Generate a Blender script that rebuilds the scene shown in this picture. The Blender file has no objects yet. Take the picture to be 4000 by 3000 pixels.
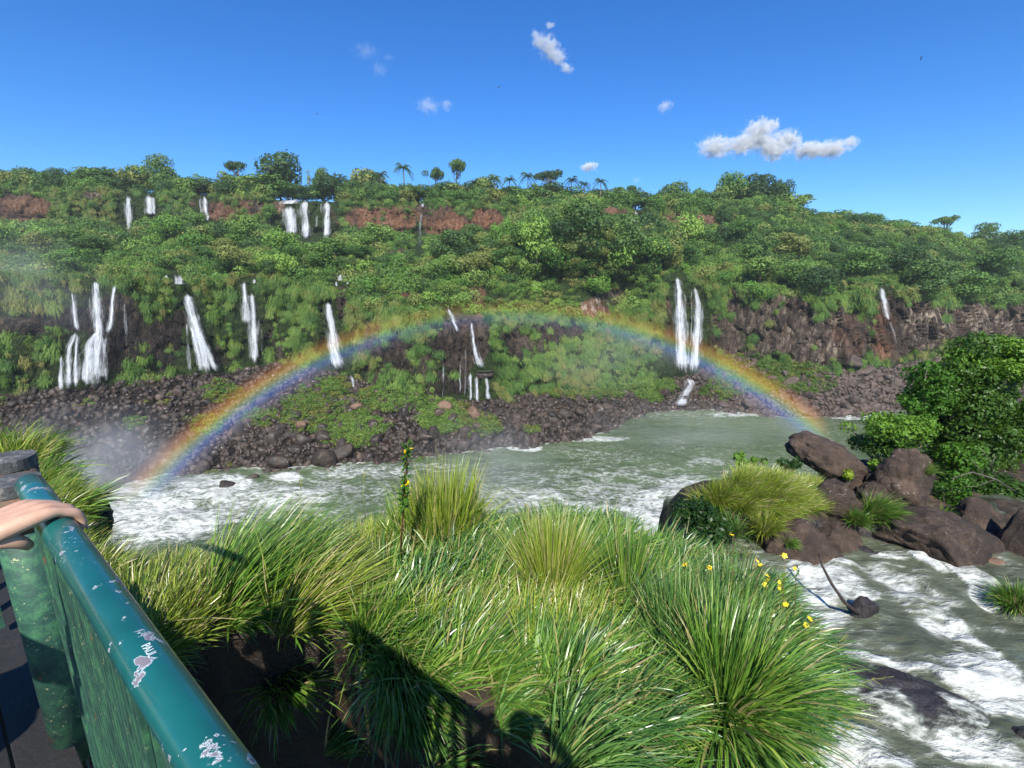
import bpy, bmesh, math, random
import numpy as np
from mathutils import Vector, Matrix, Quaternion

rng = np.random.default_rng(7)
random.seed(7)
PI = math.pi
SC = bpy.context.scene
COL = SC.collection
F = 1850.0                      # focal length in pixels of the 4000 px wide picture
PITCH = math.radians(13.0)
CP, SP = math.cos(PITCH), math.sin(PITCH)
CZ = 40.0                       # camera height above the river
K = 4000.0 / 2212.0             # my reading scale -> picture pixels

# ------------------------------------------------------------------ projection helpers
def P(dx, dy, t):
    """point at camera depth t seen at (dx,dy), coordinates of the 2212 px wide view"""
    x = (dx * K - 2000.0) / F; yv = (dy * K - 1500.0) / F
    return Vector((x * t, (CP - yv * SP) * t, CZ - (yv * CP + SP) * t))
def PZ(dx, dy, z):
    """point on the level z (absolute) seen at (dx,dy)"""
    yv = (dy * K - 1500.0) / F
    t = (CZ - z) / (yv * CP + SP)
    return P(dx, dy, t)
def proj(x, y, z):
    """numpy: world -> (dx,dy,depth)"""
    d = y * CP + (CZ - z) * SP
    dn = (CZ - z) * CP - y * SP
    d = np.where(np.abs(d) < 1e-3, 1e-3, d)
    return (x / d * F + 2000.0) / K, (dn / d * F + 1500.0) / K, d

# ------------------------------------------------------------------ noise
def _hash(ix, iy, iz, seed):
    h = (ix.astype(np.int64) * 374761393 + iy.astype(np.int64) * 668265263 + iz.astype(np.int64) * 2147483647 + seed * 1274126177) & 0xFFFFFFFF
    h = ((h ^ (h >> 13)) * 1274126177) & 0xFFFFFFFF
    h = ((h ^ (h >> 16)) * 2246822519) & 0xFFFFFFFF
    return ((h ^ (h >> 15)) & 0xFFFFFF) / float(0xFFFFFF)
def vnoise(x, y, z, seed=0):
    x = np.asarray(x, float); y = np.asarray(y, float); z = np.asarray(z, float)
    x, y, z = np.broadcast_arrays(x, y, z)
    ix, iy, iz = np.floor(x), np.floor(y), np.floor(z)
    fx, fy, fz = x - ix, y - iy, z - iz
    fx = fx * fx * (3 - 2 * fx); fy = fy * fy * (3 - 2 * fy); fz = fz * fz * (3 - 2 * fz)
    r = 0
    for a in (0, 1):
        for b in (0, 1):
            for c in (0, 1):
                w = (fx if a else 1 - fx) * (fy if b else 1 - fy) * (fz if c else 1 - fz)
                r = r + w * _hash(ix + a, iy + b, iz + c, seed)
    return r * 2 - 1
def fbm(x, y, z, oct=4, seed=0, gain=0.5):
    r = 0; a = 1; s = 1; tot = 0
    for o in range(oct):
        r = r + a * vnoise(np.asarray(x) * s + o * 17.3, np.asarray(y) * s + o * 9.1, np.asarray(z) * s, seed + o)
        tot += a; a *= gain; s *= 2.03
    return r / tot
def cells(u, v, seed=0):
    """2-D Voronoi: random value per cell and distance to the border"""
    iu, iv = np.floor(u), np.floor(v)
    best = np.full(np.shape(u), 9.0); sec = np.full(np.shape(u), 9.0); val = np.zeros(np.shape(u))
    zz = np.zeros_like(iu)
    for a in (-1, 0, 1):
        for b in (-1, 0, 1):
            cu = iu + a; cv = iv + b
            px = cu + 0.15 + 0.7 * _hash(cu, cv, zz, seed); py = cv + 0.15 + 0.7 * _hash(cu, cv, zz, seed + 5)
            d = np.hypot(u - px, v - py)
            rv = _hash(cu, cv, zz, seed + 9)
            closer = d < best
            sec = np.where(closer, best, np.minimum(sec, d))
            val = np.where(closer, rv, val); best = np.where(closer, d, best)
    return val, sec - best
def sstep(a, b, x):
    t = np.clip((x - a) / (b - a), 0, 1); return t * t * (3 - 2 * t)
def blobs(dx, dy, lst):
    """soft ellipses (cx,cy,rx,ry,strength[,angle deg]) in view coordinates, max-combined"""
    r = np.zeros(np.shape(dx))
    for b in lst:
        cx, cy, rx, ry, s = b[:5]
        a = math.radians(b[5]) if len(b) > 5 else 0.0
        ex = (dx - cx) * math.cos(a) + (dy - cy) * math.sin(a)
        ey = -(dx - cx) * math.sin(a) + (dy - cy) * math.cos(a)
        d = (ex / rx) ** 2 + (ey / ry) ** 2
        r = np.maximum(r, s * (1 - sstep(0.35, 1.3, d)))
    return r

# ------------------------------------------------------------------ mesh helpers
def mesh_np(name, verts, faces, mats, smooth=False, attrs=None, matidx=None):
    me = bpy.data.meshes.new(name)
    verts = np.asarray(verts, np.float32).reshape(-1, 3); faces = np.asarray(faces, np.int32)
    n = faces.shape[1]
    me.vertices.add(len(verts)); me.vertices.foreach_set('co', verts.ravel())
    me.loops.add(faces.size); me.loops.foreach_set('vertex_index', faces.ravel())
    me.polygons.add(len(faces))
    me.polygons.foreach_set('loop_start', np.arange(0, faces.size, n, dtype=np.int32))
    if smooth: me.polygons.foreach_set('use_smooth', np.ones(len(faces), bool))
    if matidx is not None: me.polygons.foreach_set('material_index', np.asarray(matidx, np.int32))
    for k, v in (attrs or {}).items():
        a = me.attributes.new(k, 'FLOAT', 'POINT'); a.data.foreach_set('value', np.asarray(v, np.float32).ravel())
    for m in (mats if isinstance(mats, (list, tuple)) else [mats]): me.materials.append(m)
    me.update(calc_edges=True); me.validate()
    return me
def grid_faces(nr, nc, closed=False):
    r = np.arange(nr - 1)[:, None]; c = np.arange(nc - (0 if closed else 1))[None, :]
    c2 = (c + 1) % nc
    return np.stack([r * nc + c, r * nc + c2, (r + 1) * nc + c2, (r + 1) * nc + c], -1).reshape(-1, 4)
def link(name, me, parent=None, loc=None, rot=None, scl=None):
    o = bpy.data.objects.new(name, me); COL.objects.link(o)
    if parent is not None: o.parent = parent
    if loc is not None: o.location = loc
    if rot is not None: o.rotation_euler = rot
    if scl is not None: o.scale = (scl,) * 3 if isinstance(scl, (int, float)) else scl
    return o
def tag(o, label=None, cat=None, group=None, kind=None):
    if label: o['label'] = label
    if cat: o['category'] = cat
    if group: o['group'] = group
    if kind: o['kind'] = kind
    return o
def tube(path, rad, n=8, cap=True):
    """verts, faces (quads) of a tube along a path"""
    path = [Vector(p) for p in path]; m = len(path)
    V = []
    up = Vector((0, 0, 1)); prev = None
    for i, p in enumerate(path):
        t = (path[min(i + 1, m - 1)] - path[max(i - 1, 0)]).normalized()
        if prev is None:
            a = t.cross(up)
            if a.length < 0.1: a = t.cross(Vector((1, 0, 0)))
            a.normalize()
        else:
            a = (prev - t * prev.dot(t)).normalized()
        prev = a; b = t.cross(a)
        r = rad[i] if hasattr(rad, '__len__') else rad
        for k in range(n):
            ang = 2 * PI * k / n
            V.append(p + (a * math.cos(ang) + b * math.sin(ang)) * r)
    fs = [list(f) for f in grid_faces(m, n, True)]
    if cap:
        fs.append(list(range(n))[::-1]); fs.append([(m - 1) * n + k for k in range(n)])
    return [tuple(v) for v in V], fs
class MB:
    def __init__(s): s.v = []; s.f = []
    def add(s, v, f):
        o = len(s.v); s.v += [tuple(a) for a in v]; s.f += [[i + o for i in q] for q in f]; return s
    def tube(s, path, rad, n=8): return s.add(*tube(path, rad, n))
    def box(s, c, sx, sy, sz, R=None):
        R = R or Matrix.Identity(3); c = Vector(c); V = []
        for z in (-1, 1):
            for x, y in ((-1, -1), (1, -1), (1, 1), (-1, 1)):
                V.append(c + R @ Vector((x * sx / 2, y * sy / 2, z * sz / 2)))
        return s.add(V, [[3, 2, 1, 0], [4, 5, 6, 7], [0, 1, 5, 4], [1, 2, 6, 5], [2, 3, 7, 6], [3, 0, 4, 7]])
    def mesh(s, name, mat, smooth=False):
        me = bpy.data.meshes.new(name); me.from_pydata(s.v, [], s.f)
        me.materials.append(mat)
        if smooth: me.polygons.foreach_set('use_smooth', np.ones(len(s.f), bool))
        me.update(); return me
    def build(s, name, mat, parent=None, smooth=False, bevel=0, **k):
        o = link(name, s.mesh(name, mat, smooth), parent, **k)
        if bevel:
            b = o.modifiers.new('bevel', 'BEVEL'); b.width = bevel; b.segments = 2; b.limit_method = 'ANGLE'
        return o

# ------------------------------------------------------------------ materials
def mat(name):
    m = bpy.data.materials.new(name); m.use_nodes = True
    nt = m.node_tree; nt.nodes.clear()
    out = nt.nodes.new('ShaderNodeOutputMaterial')
    return m, nt, out
class NT:
    def __init__(s, nt): s.nt = nt
    def n(s, typ, **k):
        nd = s.nt.nodes.new('ShaderNode' + typ)
        for a, b in k.items():
            if a.startswith('i_'):
                key = a[2:].replace('_', ' ')
                if isinstance(b, bpy.types.NodeSocket): s.nt.links.new(b, nd.inputs[key])
                else: nd.inputs[key].default_value = b
            else: setattr(nd, a, b)
        return nd
    def l(s, a, b): s.nt.links.new(a, b)
    def math(s, op, a, b=None, c=None, clamp=False):
        nd = s.nt.nodes.new('ShaderNodeMath'); nd.operation = op; nd.use_clamp = clamp
        for i, v in enumerate((a, b, c)):
            if v is None: continue
            if isinstance(v, bpy.types.NodeSocket): s.l(v, nd.inputs[i])
            else: nd.inputs[i].default_value = v
        return nd.outputs[0]
    def mix(s, fac, a, b, mode='MIX'):
        nd = s.nt.nodes.new('ShaderNodeMix'); nd.data_type = 'RGBA'; nd.blend_type = mode
        for i, v in ((0, fac), (6, a), (7, b)):
            if isinstance(v, bpy.types.NodeSocket): s.l(v, nd.inputs[i])
            else: nd.inputs[i].default_value = v if i == 0 else (*v, 1.0)
        return nd.outputs[2]
    def noise(s, vec, scale, detail=4, rough=0.55, dist=0.0):
        nd = s.n('TexNoise'); nd.inputs['Scale'].default_value = scale; nd.inputs['Detail'].default_value = detail
        nd.inputs['Roughness'].default_value = rough; nd.inputs['Distortion'].default_value = dist
        if vec is not None: s.l(vec, nd.inputs['Vector'])
        return nd.outputs[0]
    def ramp(s, fac, stops, interp='LINEAR'):
        nd = s.n('ValToRGB'); cr = nd.color_ramp; cr.interpolation = interp
        while len(cr.elements) < len(stops): cr.elements.new(0.5)
        for e, (p, c) in zip(cr.elements, stops):
            e.position = p; e.color = (*c, 1.0) if len(c) == 3 else c
        s.l(fac, nd.inputs[0]); return nd.outputs[0]
    def step(s, x, a, b):
        nd = s.n('MapRange'); nd.interpolation_type = 'SMOOTHSTEP'
        s.l(x, nd.inputs[0]); nd.inputs[1].default_value = a; nd.inputs[2].default_value = b
        return nd.outputs[0]
    def mapping(s, vec, scale=(1, 1, 1), rot=(0, 0, 0)):
        nd = s.n('Mapping'); nd.inputs['Scale'].default_value = scale; nd.inputs['Rotation'].default_value = rot
        s.l(vec, nd.inputs['Vector']); return nd.outputs[0]
    def attr(s, name):
        nd = s.n('Attribute'); nd.attribute_name = name; return nd.outputs['Fac']
    def bump(s, h, strength=0.5, dist=0.1):
        nd = s.n('Bump'); nd.inputs['Strength'].default_value = strength; nd.inputs['Distance'].default_value = dist
        s.l(h, nd.inputs['Height']); return nd.outputs[0]
def pos(T): return T.n('NewGeometry').outputs['Position']
def objc(T): return T.n('TexCoord').outputs['Object']

def leaf_mat(name, dark, mid, light, accent=None, world_scale=0.06, trans=0.28, rough=0.55):
    m, nt, out = mat(name); T = NT(nt)
    r = T.n('ObjectInfo').outputs['Random']; p = pos(T)
    big = T.noise(p, world_scale, 3); small = T.noise(p, world_scale * 14, 2)
    f = T.math('ADD', T.math('MULTIPLY', r, 0.45), T.math('MULTIPLY', T.math('ADD', big, T.math('MULTIPLY', small, 0.7)), 0.42))
    col = T.ramp(f, [(0.22, dark), (0.5, mid), (0.8, light)])
    if accent:
        col = T.mix(T.math('MULTIPLY', T.step(T.math('ADD', T.math('MULTIPLY', r, 0.5), T.noise(p, world_scale * 0.7, 2)), 0.8, 0.95), 0.8), col, accent)
    b = T.n('BsdfPrincipled'); T.l(col, b.inputs['Base Color']); b.inputs['Roughness'].default_value = rough
    b.inputs['Specular IOR Level'].default_value = 0.25
    t = T.n('BsdfTranslucent'); T.l(T.mix(0.5, col, (0.12, 0.22, 0.01)), t.inputs['Color'])
    mx = T.n('MixShader'); mx.inputs[0].default_value = trans
    T.l(b.outputs[0], mx.inputs[1]); T.l(t.outputs[0], mx.inputs[2]); T.l(mx.outputs[0], out.inputs[0])
    return m
def grass_mat(name, stops, straw, trans=0.22, strawamt=0.16):
    m, nt, out = mat(name); T = NT(nt)
    tint = T.attr('tint'); h = T.attr('h')
    col = T.ramp(tint, stops)
    col = T.mix(T.step(tint, 1.0 - strawamt - 0.02, 1.0 - strawamt + 0.02), col, straw)
    col = T.mix(T.math('MULTIPLY', T.math('SUBTRACT', 1.0, T.step(h, 0.0, 0.3)), 0.6), col, (0.16, 0.13, 0.05))
    b = T.n('BsdfPrincipled'); T.l(col, b.inputs['Base Color']); b.inputs['Roughness'].default_value = 0.33
    b.inputs['Specular IOR Level'].default_value = 0.6
    t = T.n('BsdfTranslucent'); T.l(col, t.inputs['Color'])
    mx = T.n('MixShader'); mx.inputs[0].default_value = trans
    T.l(b.outputs[0], mx.inputs[1]); T.l(t.outputs[0], mx.inputs[2]); T.l(mx.outputs[0], out.inputs[0])
    return m
def rock_mat(name, c1, c2, c3, scale=1.0, bump=0.6, rough=0.75, moss=None, wet=False, dist=0.15):
    m, nt, out = mat(name); T = NT(nt); p = pos(T)
    n1 = T.noise(p, 0.5 * scale, 6, 0.6); n2 = T.noise(p, 3.0 * scale, 6, 0.65)
    n4 = T.noise(p, 11.0 * scale, 5, 0.7)
    f = T.math('ADD', T.math('MULTIPLY', n1, 0.45), T.math('ADD', T.math('MULTIPLY', n2, 0.33), T.math('MULTIPLY', n4, 0.22)))
    col = T.ramp(f, [(0.38, c1), (0.5, c2), (0.62, c3)])
    r = T.n('ObjectInfo').outputs['Random']
    col = T.mix(T.math('MULTIPLY', r, 0.35), col, c3)
    if name == 'brown basalt':
        col = T.mix(T.math('MULTIPLY', T.step(T.math('ADD', T.noise(p, 7, 6, .7), T.math('MULTIPLY', T.noise(p, 1.2, 2), .35)), .80, .86), .7), col, (.27, .24, .19))
        col = T.mix(T.math('MULTIPLY', T.step(T.noise(T.mapping(p, (1, 1, 2.5)), 1.7, 5, .65), .56, .66), .75), col, (.022, .016, .012))
    vo = T.n('TexVoronoi'); vo.feature = 'DISTANCE_TO_EDGE'; vo.inputs['Scale'].default_value = 0.7 * scale
    T.l(T.mapping(p, (1, 1, 0.6)), vo.inputs['Vector'])
    crack = T.step(vo.outputs['Distance'], 0.0, 0.03)
    if moss:
        geo = T.n('NewGeometry'); sx = T.n('SeparateXYZ'); T.l(geo.outputs['Normal'], sx.inputs[0])
        mm = T.step(T.math('ADD', T.math('MULTIPLY', sx.outputs[2], 0.35), T.noise(p, 1.3 * scale, 5)), 0.72, 0.86)
        col = T.mix(mm, col, moss)
    b = T.n('BsdfPrincipled'); T.l(col, b.inputs['Base Color'])
    if wet:
        T.l(T.math('ADD', 0.22, T.math('MULTIPLY', T.step(T.noise(p, 1.1 * scale, 4), 0.38, 0.56), 0.5)), b.inputs['Roughness']); b.inputs['Specular IOR Level'].default_value = .4
    else: b.inputs['Roughness'].default_value = rough
    h = T.math('ADD', T.math('ADD', T.noise(p, 2.2 * scale, 8, 0.7), T.math('MULTIPLY', crack, 0.05)), T.math('MULTIPLY', T.noise(p, 14 * scale, 4, 0.7), 0.2))
    T.l(T.bump(h, bump, dist / scale), b.inputs['Normal'])
    T.l(b.outputs[0], out.inputs[0]); return m

M = {}
M['leaf_dark'] = leaf_mat('dark leaves', (0.0239, 0.0528, 0.0238), (0.0556, 0.1143, 0.0333), (0.1095, 0.1935, 0.0476))
M['leaf_mid'] = leaf_mat('mid green leaves', (0.0437, 0.1031, 0.0269), (0.0961, 0.1982, 0.0403), (0.2097, 0.3330, 0.0672), accent=(0.2271, 0.2379, 0.0672))
M['leaf_bright'] = leaf_mat('bright green leaves', (0.0619, 0.1504, 0.0291), (0.1240, 0.2614, 0.0416), (0.2616, 0.4051, 0.0728))
M['leaf_slope'] = leaf_mat('slope greenery', (0.0591, 0.1242, 0.0304), (0.1315, 0.2339, 0.0435), (0.2466, 0.3434, 0.0762), accent=(0.2631, 0.2339, 0.0762))
M['leaf_moss'] = leaf_mat('cushion plants', (0.0525, 0.105, 0.021), (0.105, 0.189, 0.0315), (0.1785, 0.273, 0.0525), accent=(0.1785, 0.1575, 0.0315))
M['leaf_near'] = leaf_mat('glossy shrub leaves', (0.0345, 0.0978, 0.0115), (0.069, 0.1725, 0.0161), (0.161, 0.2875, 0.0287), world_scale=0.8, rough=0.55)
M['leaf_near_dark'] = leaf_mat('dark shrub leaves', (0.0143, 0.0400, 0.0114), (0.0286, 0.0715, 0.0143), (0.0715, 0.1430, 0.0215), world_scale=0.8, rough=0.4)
M['leaf_yellow'] = leaf_mat('yellow green leaves', (0.12, 0.20, 0.015), (0.22, 0.30, 0.02), (0.35, 0.42, 0.04), world_scale=2)
M['bark'] = rock_mat('pale bark', (0.05, 0.04, 0.03), (0.11, 0.09, 0.07), (0.2, 0.17, 0.13), 2.0)
M['scree'] = rock_mat('scree rock', (0.010, 0.009, 0.008), (0.030, 0.023, 0.018), (0.085, 0.058, 0.040), 0.5, wet=True)
M['scree_dry'] = rock_mat('dry scree rock', (0.025, 0.019, 0.015), (0.060, 0.043, 0.033), (0.13, 0.09, 0.066), 0.5)
M['boulder'] = rock_mat('brown basalt', (0.013, 0.009, 0.006), (0.046, 0.030, 0.020), (0.135, 0.090, 0.060), 2.6, bump=1.0, dist=0.35, rough=.9)
M['boulder_red'] = rock_mat('reddish basalt', (0.06, 0.035, 0.02), (0.13, 0.075, 0.045), (0.22, 0.13, 0.08), 1.6, bump=0.7)
M['boulder_wet'] = rock_mat('wet black basalt', (0.006, 0.006, 0.007), (0.016, 0.014, 0.015), (0.045, 0.035, 0.032), 2.0, bump=0.9, wet=True)
M['soil'] = rock_mat('soil and roots', (0.03, 0.02, 0.012), (0.075, 0.05, 0.03), (0.14, 0.105, 0.065), 3.0, bump=0.9)
GR = [(0.0, (0.04, 0.115, 0.016)), (0.45, (0.10, 0.22, 0.024)), (0.8, (0.22, 0.35, 0.05)), (1.0, (0.40, 0.48, 0.10))]
GY = [(0.0, (0.11, 0.19, 0.02)), (0.45, (0.23, 0.32, 0.03)), (0.8, (0.38, 0.44, 0.06)), (1.0, (0.50, 0.48, 0.13))]
GD = [(0.0, (0.028, 0.085, 0.018)), (0.45, (0.065, 0.165, 0.028)), (0.8, (0.14, 0.27, 0.06)), (1.0, (0.32, 0.42, 0.14))]
M['grass'] = grass_mat('green blades', GR, (0.38, 0.33, 0.14), strawamt=0.08)
M['grass_y'] = grass_mat('yellow green blades', GY, (0.45, 0.38, 0.17), strawamt=0.16)
M['stalks'] = grass_mat('pale stalks', GY, (0.45, 0.42, 0.20), strawamt=.6)
M['grass_d'] = grass_mat('deep green blades', GD, (0.30, 0.27, 0.10), strawamt=0.07)

# cliff and slope terrain material
m, nt, out = mat('cliff terrain'); T = NT(nt); p = pos(T)
red, wet, veg, pale = T.attr('red'), T.attr('wet'), T.attr('veg'), T.attr('pale')
n1 = T.noise(p, 0.09, 6, 0.62); n2 = T.noise(T.mapping(p, (0.8, 0.8, 0.25)), 1.0, 6, 0.65); n3 = T.noise(p, 2.5, 4, 0.6)
f = T.math('ADD', T.math('MULTIPLY', n1, 0.45), T.math('MULTIPLY', n2, 0.55))
base = T.ramp(f, [(0.34, (0.020, 0.015, 0.012)), (0.5, (0.078, 0.058, 0.044)), (0.64, (0.21, 0.155, 0.11))])
redc = T.ramp(f, [(0.32, (0.075, 0.035, 0.020)), (0.5, (0.17, 0.080, 0.045)), (0.66, (0.33, 0.19, 0.11))])
wetc = T.ramp(f, [(0.38, (0.006, 0.005, 0.005)), (0.5, (0.024, 0.019, 0.015)), (0.64, (0.10, 0.075, 0.055))])
palec = T.ramp(n2, [(0.4, (0.12, 0.09, 0.07)), (0.6, (0.42, 0.34, 0.26))])
c = T.mix(T.math('MULTIPLY', red, T.step(n1, 0.3, 0.55)), base, redc)
c = T.mix(wet, c, wetc)
c = T.mix(T.math('MULTIPLY', pale, T.step(T.noise(T.mapping(p, (1, 1, 0.3)), 0.55, 5), 0.5, 0.6)), c, palec)
gc = T.ramp(T.noise(p, 0.8, 5), [(0.3, (0.012, 0.022, 0.008)), (0.5, (0.025, 0.045, 0.012)), (0.7, (0.05, 0.075, 0.02))])  # ground green darkened: painted shade in the gaps between bushes
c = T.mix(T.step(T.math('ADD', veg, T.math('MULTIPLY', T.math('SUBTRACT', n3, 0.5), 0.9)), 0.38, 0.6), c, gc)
b = T.n('BsdfPrincipled'); T.l(c, b.inputs['Base Color'])
T.l(T.math('SUBTRACT', 0.9, T.math('MULTIPLY', wet, 0.3)), b.inputs['Roughness']); b.inputs['Specular IOR Level'].default_value = .15
T.l(T.bump(T.math('ADD', n2, T.math('MULTIPLY', n3, 0.6)), 1.0, 1.7), b.inputs['Normal'])
T.l(b.outputs[0], out.inputs[0]); M['terrain'] = m

# water with foam driven by a per-vertex amount
def water_mat(name, deep, shallow, foamscale, stretch, rotz, bumpd, foamcol=(0.66, 0.68, 0.62), thin=False):
    m, nt, out = mat(name); T = NT(nt); p = pos(T)
    q = T.mapping(p, stretch, (0, 0, rotz))
    warp = T.n('VectorMath', operation='ADD')
    wn = T.n('TexNoise'); wn.inputs['Scale'].default_value = foamscale * 0.22; wn.inputs['Detail'].default_value = 3
    T.l(q, wn.inputs['Vector'])
    sc = T.n('VectorMath', operation='SCALE'); T.l(wn.outputs['Color'], sc.inputs[0]); sc.inputs['Scale'].default_value = 2.6 / foamscale
    T.l(q, warp.inputs[0]); T.l(sc.outputs[0], warp.inputs[1]); w = warp.outputs[0]
    big = T.noise(w, foamscale * 0.35, 3, 0.5)
    rn = T.noise(w, foamscale, 5, 0.6)
    rid = T.math('SUBTRACT', 1.0, T.math('MULTIPLY', T.math('ABSOLUTE', T.math('SUBTRACT', rn, 0.5)), 6.0), clamp=True)
    rn2 = T.noise(w, foamscale * 2.7, 4, 0.6)
    rid2 = T.math('SUBTRACT', 1.0, T.math('MULTIPLY', T.math('ABSOLUTE', T.math('SUBTRACT', rn2, 0.5)), 6.0), clamp=True)
    fine = T.noise(w, foamscale * 5, 5, 0.7)
    am = T.attr('foam')
    s = T.math('ADD', T.math('MULTIPLY', rid, 0.30), T.math('ADD', T.math('MULTIPLY', rid2, 0.22), T.math('ADD', T.math('MULTIPLY', fine, 0.75), T.math('MULTIPLY', big, 0.45))))
    s = T.math('ADD', s, T.math('MULTIPLY', T.math('MINIMUM', T.math('SUBTRACT', am, 0.5), 0.6), 0.62))
    fo = T.math('MULTIPLY', T.step(s, 0.80, 1.30), 0.97)
    body = T.ramp(T.noise(p, foamscale * 0.12, 4), [(0.35, deep), (0.65, shallow)])
    milky = T.step(s, 0.45, 1.1)
    body = T.mix(T.math('MULTIPLY', milky, 0.32), body, (0.22, 0.25, 0.17))
    fcv = T.ramp(T.math('ADD', T.math('MULTIPLY', fine, .6), T.math('MULTIPLY', rn2, .4)), [(.36, tuple(c * .42 for c in foamcol)), (.5, tuple(c * .75 for c in foamcol)), (.62, foamcol)])
    col = T.mix(fo, body, fcv)
    b = T.n('BsdfPrincipled'); T.l(col, b.inputs['Base Color'])
    T.l(T.math('ADD', 0.12, T.math('MULTIPLY', fo, 0.6)), b.inputs['Roughness']); b.inputs['IOR'].default_value = 1.33; b.inputs['Specular IOR Level'].default_value = .35
    hh = T.math('ADD', T.math('MULTIPLY', T.noise(w, foamscale * 1.2, 5, 0.6), 1.0), T.math('ADD', T.math('MULTIPLY', fo, 0.5), T.math('MULTIPLY', T.noise(q, foamscale * 7, 3), 0.35)))
    T.l(T.bump(hh, 0.8, bumpd), b.inputs['Normal'])
    if thin:
        tr = T.n('BsdfTransparent'); mx = T.n('MixShader')
        cov = T.attr('cover')
        a = T.step(T.math('ADD', T.math('MULTIPLY', s, 0.8), cov), 1.0, 1.35)
        T.l(a, mx.inputs[0]); T.l(tr.outputs[0], mx.inputs[1]); T.l(b.outputs[0], mx.inputs[2]); T.l(mx.outputs[0], out.inputs[0])
    else: T.l(b.outputs[0], out.inputs[0])
    return m
M['river'] = water_mat('river water', (0.040, 0.066, 0.028), (0.090, 0.130, 0.058), 0.20, (1, 1.5, 1), math.radians(-12), 0.7)
M['stream'] = water_mat('stream water', (0.030, 0.036, 0.022), (0.075, 0.085, 0.055), 1.1, (0.55, 1.3, 1), math.radians(38), 0.12)
M['thinwater'] = water_mat('water sheet over rock', (0.05, 0.055, 0.05), (0.12, 0.13, 0.12), 1.6, (0.6, 1.2, 1), math.radians(30), 0.06, thin=True)

# falling water: streaks with gaps
def fall_mat(name, cover, seed):
    m, nt, out = mat(name); T = NT(nt)
    tc = T.n('TexCoord'); uv = T.n('SeparateXYZ'); T.l(T.n('Attribute', attribute_name='suv').outputs['Vector'], uv.inputs[0])
    cx = T.n('CombineXYZ'); T.l(uv.outputs[0], cx.inputs[0]); T.l(T.math('MULTIPLY', uv.outputs[1], 0.16), cx.inputs[1]); T.l(uv.outputs[2], cx.inputs[2])
    n = T.noise(cx.outputs[0], 1.1, 6, 0.62, 0.3)
    fine = T.noise(cx.outputs[0], 5.0, 4, 0.6)
    e = T.attr('edge')
    a = T.math('ADD', T.math('ADD', T.math('MULTIPLY', n, 0.9), T.math('MULTIPLY', fine, 0.35)), T.math('MULTIPLY', e, 0.75))
    al = T.math('MULTIPLY', T.step(a, 1.20 - cover, 1.85 - cover), 0.92)
    d = T.n('BsdfDiffuse'); T.l(T.ramp(fine, [(0.3, (0.50, 0.54, 0.58)), (0.62, (0.82, 0.83, 0.84))]), d.inputs[0])
    tl = T.n('BsdfTranslucent'); tl.inputs[0].default_value = (0.6, 0.63, 0.66, 1)
    ms = T.n('MixShader'); ms.inputs[0].default_value = 0.25; T.l(d.outputs[0], ms.inputs[1]); T.l(tl.outputs[0], ms.inputs[2])
    tr = T.n('BsdfTransparent'); mx = T.n('MixShader'); T.l(al, mx.inputs[0]); T.l(tr.outputs[0], mx.inputs[1]); T.l(ms.outputs[0], mx.inputs[2])
    T.l(mx.outputs[0], out.inputs[0]); return m
M['fall'] = fall_mat('falling water', 0.23, 0)
M['fall_thin'] = fall_mat('thin falling water', 0.0, 3)

# ------------------------------------------------------------------ world, sun, camera
SUN_EL = math.radians(46.0)
w = bpy.data.worlds.new('World'); SC.world = w; w.use_nodes = True
nt = w.node_tree; nt.nodes.clear(); T = NT(nt)
sky = T.n('TexSky'); sky.sky_type = 'NISHITA'; sky.sun_disc = False
sky.sun_elevation = SUN_EL; sky.sun_rotation = PI
sky.altitude = 200; sky.air_density = 1.0; sky.dust_density = 0.25; sky.ozone_density = 3.0
hs = T.n('HueSaturation'); hs.inputs['Saturation'].default_value = 1.30; hs.inputs['Value'].default_value = 1.0
T.l(sky.outputs[0], hs.inputs['Color'])
tint = T.mix(1.0, hs.outputs[0], (0.60, 0.90, 1.24), 'MULTIPLY')
bg = T.n('Background'); bg.inputs[1].default_value = 0.098; T.l(tint, bg.inputs[0])
wo = T.n('OutputWorld'); T.l(bg.outputs[0], wo.inputs[0])
ld = bpy.data.lights.new('sun', 'SUN'); ld.energy = 5.0; ld.angle = math.radians(0.53); ld.color = (1.0, 0.955, 0.87)
lo = bpy.data.objects.new('sun', ld); COL.objects.link(lo)
SUND = Vector((0.0, math.cos(SUN_EL), -math.sin(SUN_EL)))
lo.rotation_euler = SUND.to_track_quat('-Z', 'Y').to_euler(); lo.location = (0, -30, 80)
cd = bpy.data.cameras.new('camera'); cd.sensor_width = 36; cd.lens = 36 * F / 4000; cd.clip_start = 0.05; cd.clip_end = 12000
co = bpy.data.objects.new('camera', cd); COL.objects.link(co)
co.location = (0, 0, CZ); co.rotation_euler = (PI / 2 - PITCH, 0, 0)
SC.camera = co
SC.view_settings.view_transform = 'Standard'; SC.view_settings.look = 'None'
SC.view_settings.exposure = 0.6; SC.view_settings.gamma = 1.0
SC.cycles.use_denoising = True
SC.cycles.max_bounces = 6; SC.cycles.diffuse_bounces = 2; SC.cycles.glossy_bounces = 2
SC.cycles.transmission_bounces = 3; SC.cycles.transparent_max_bounces = 24; SC.cycles.volume_bounces = 1
SC.cycles.sample_clamp_indirect = 4.0
SC.cycles.use_adaptive_sampling = True; SC.cycles.adaptive_threshold = 0.02

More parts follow.
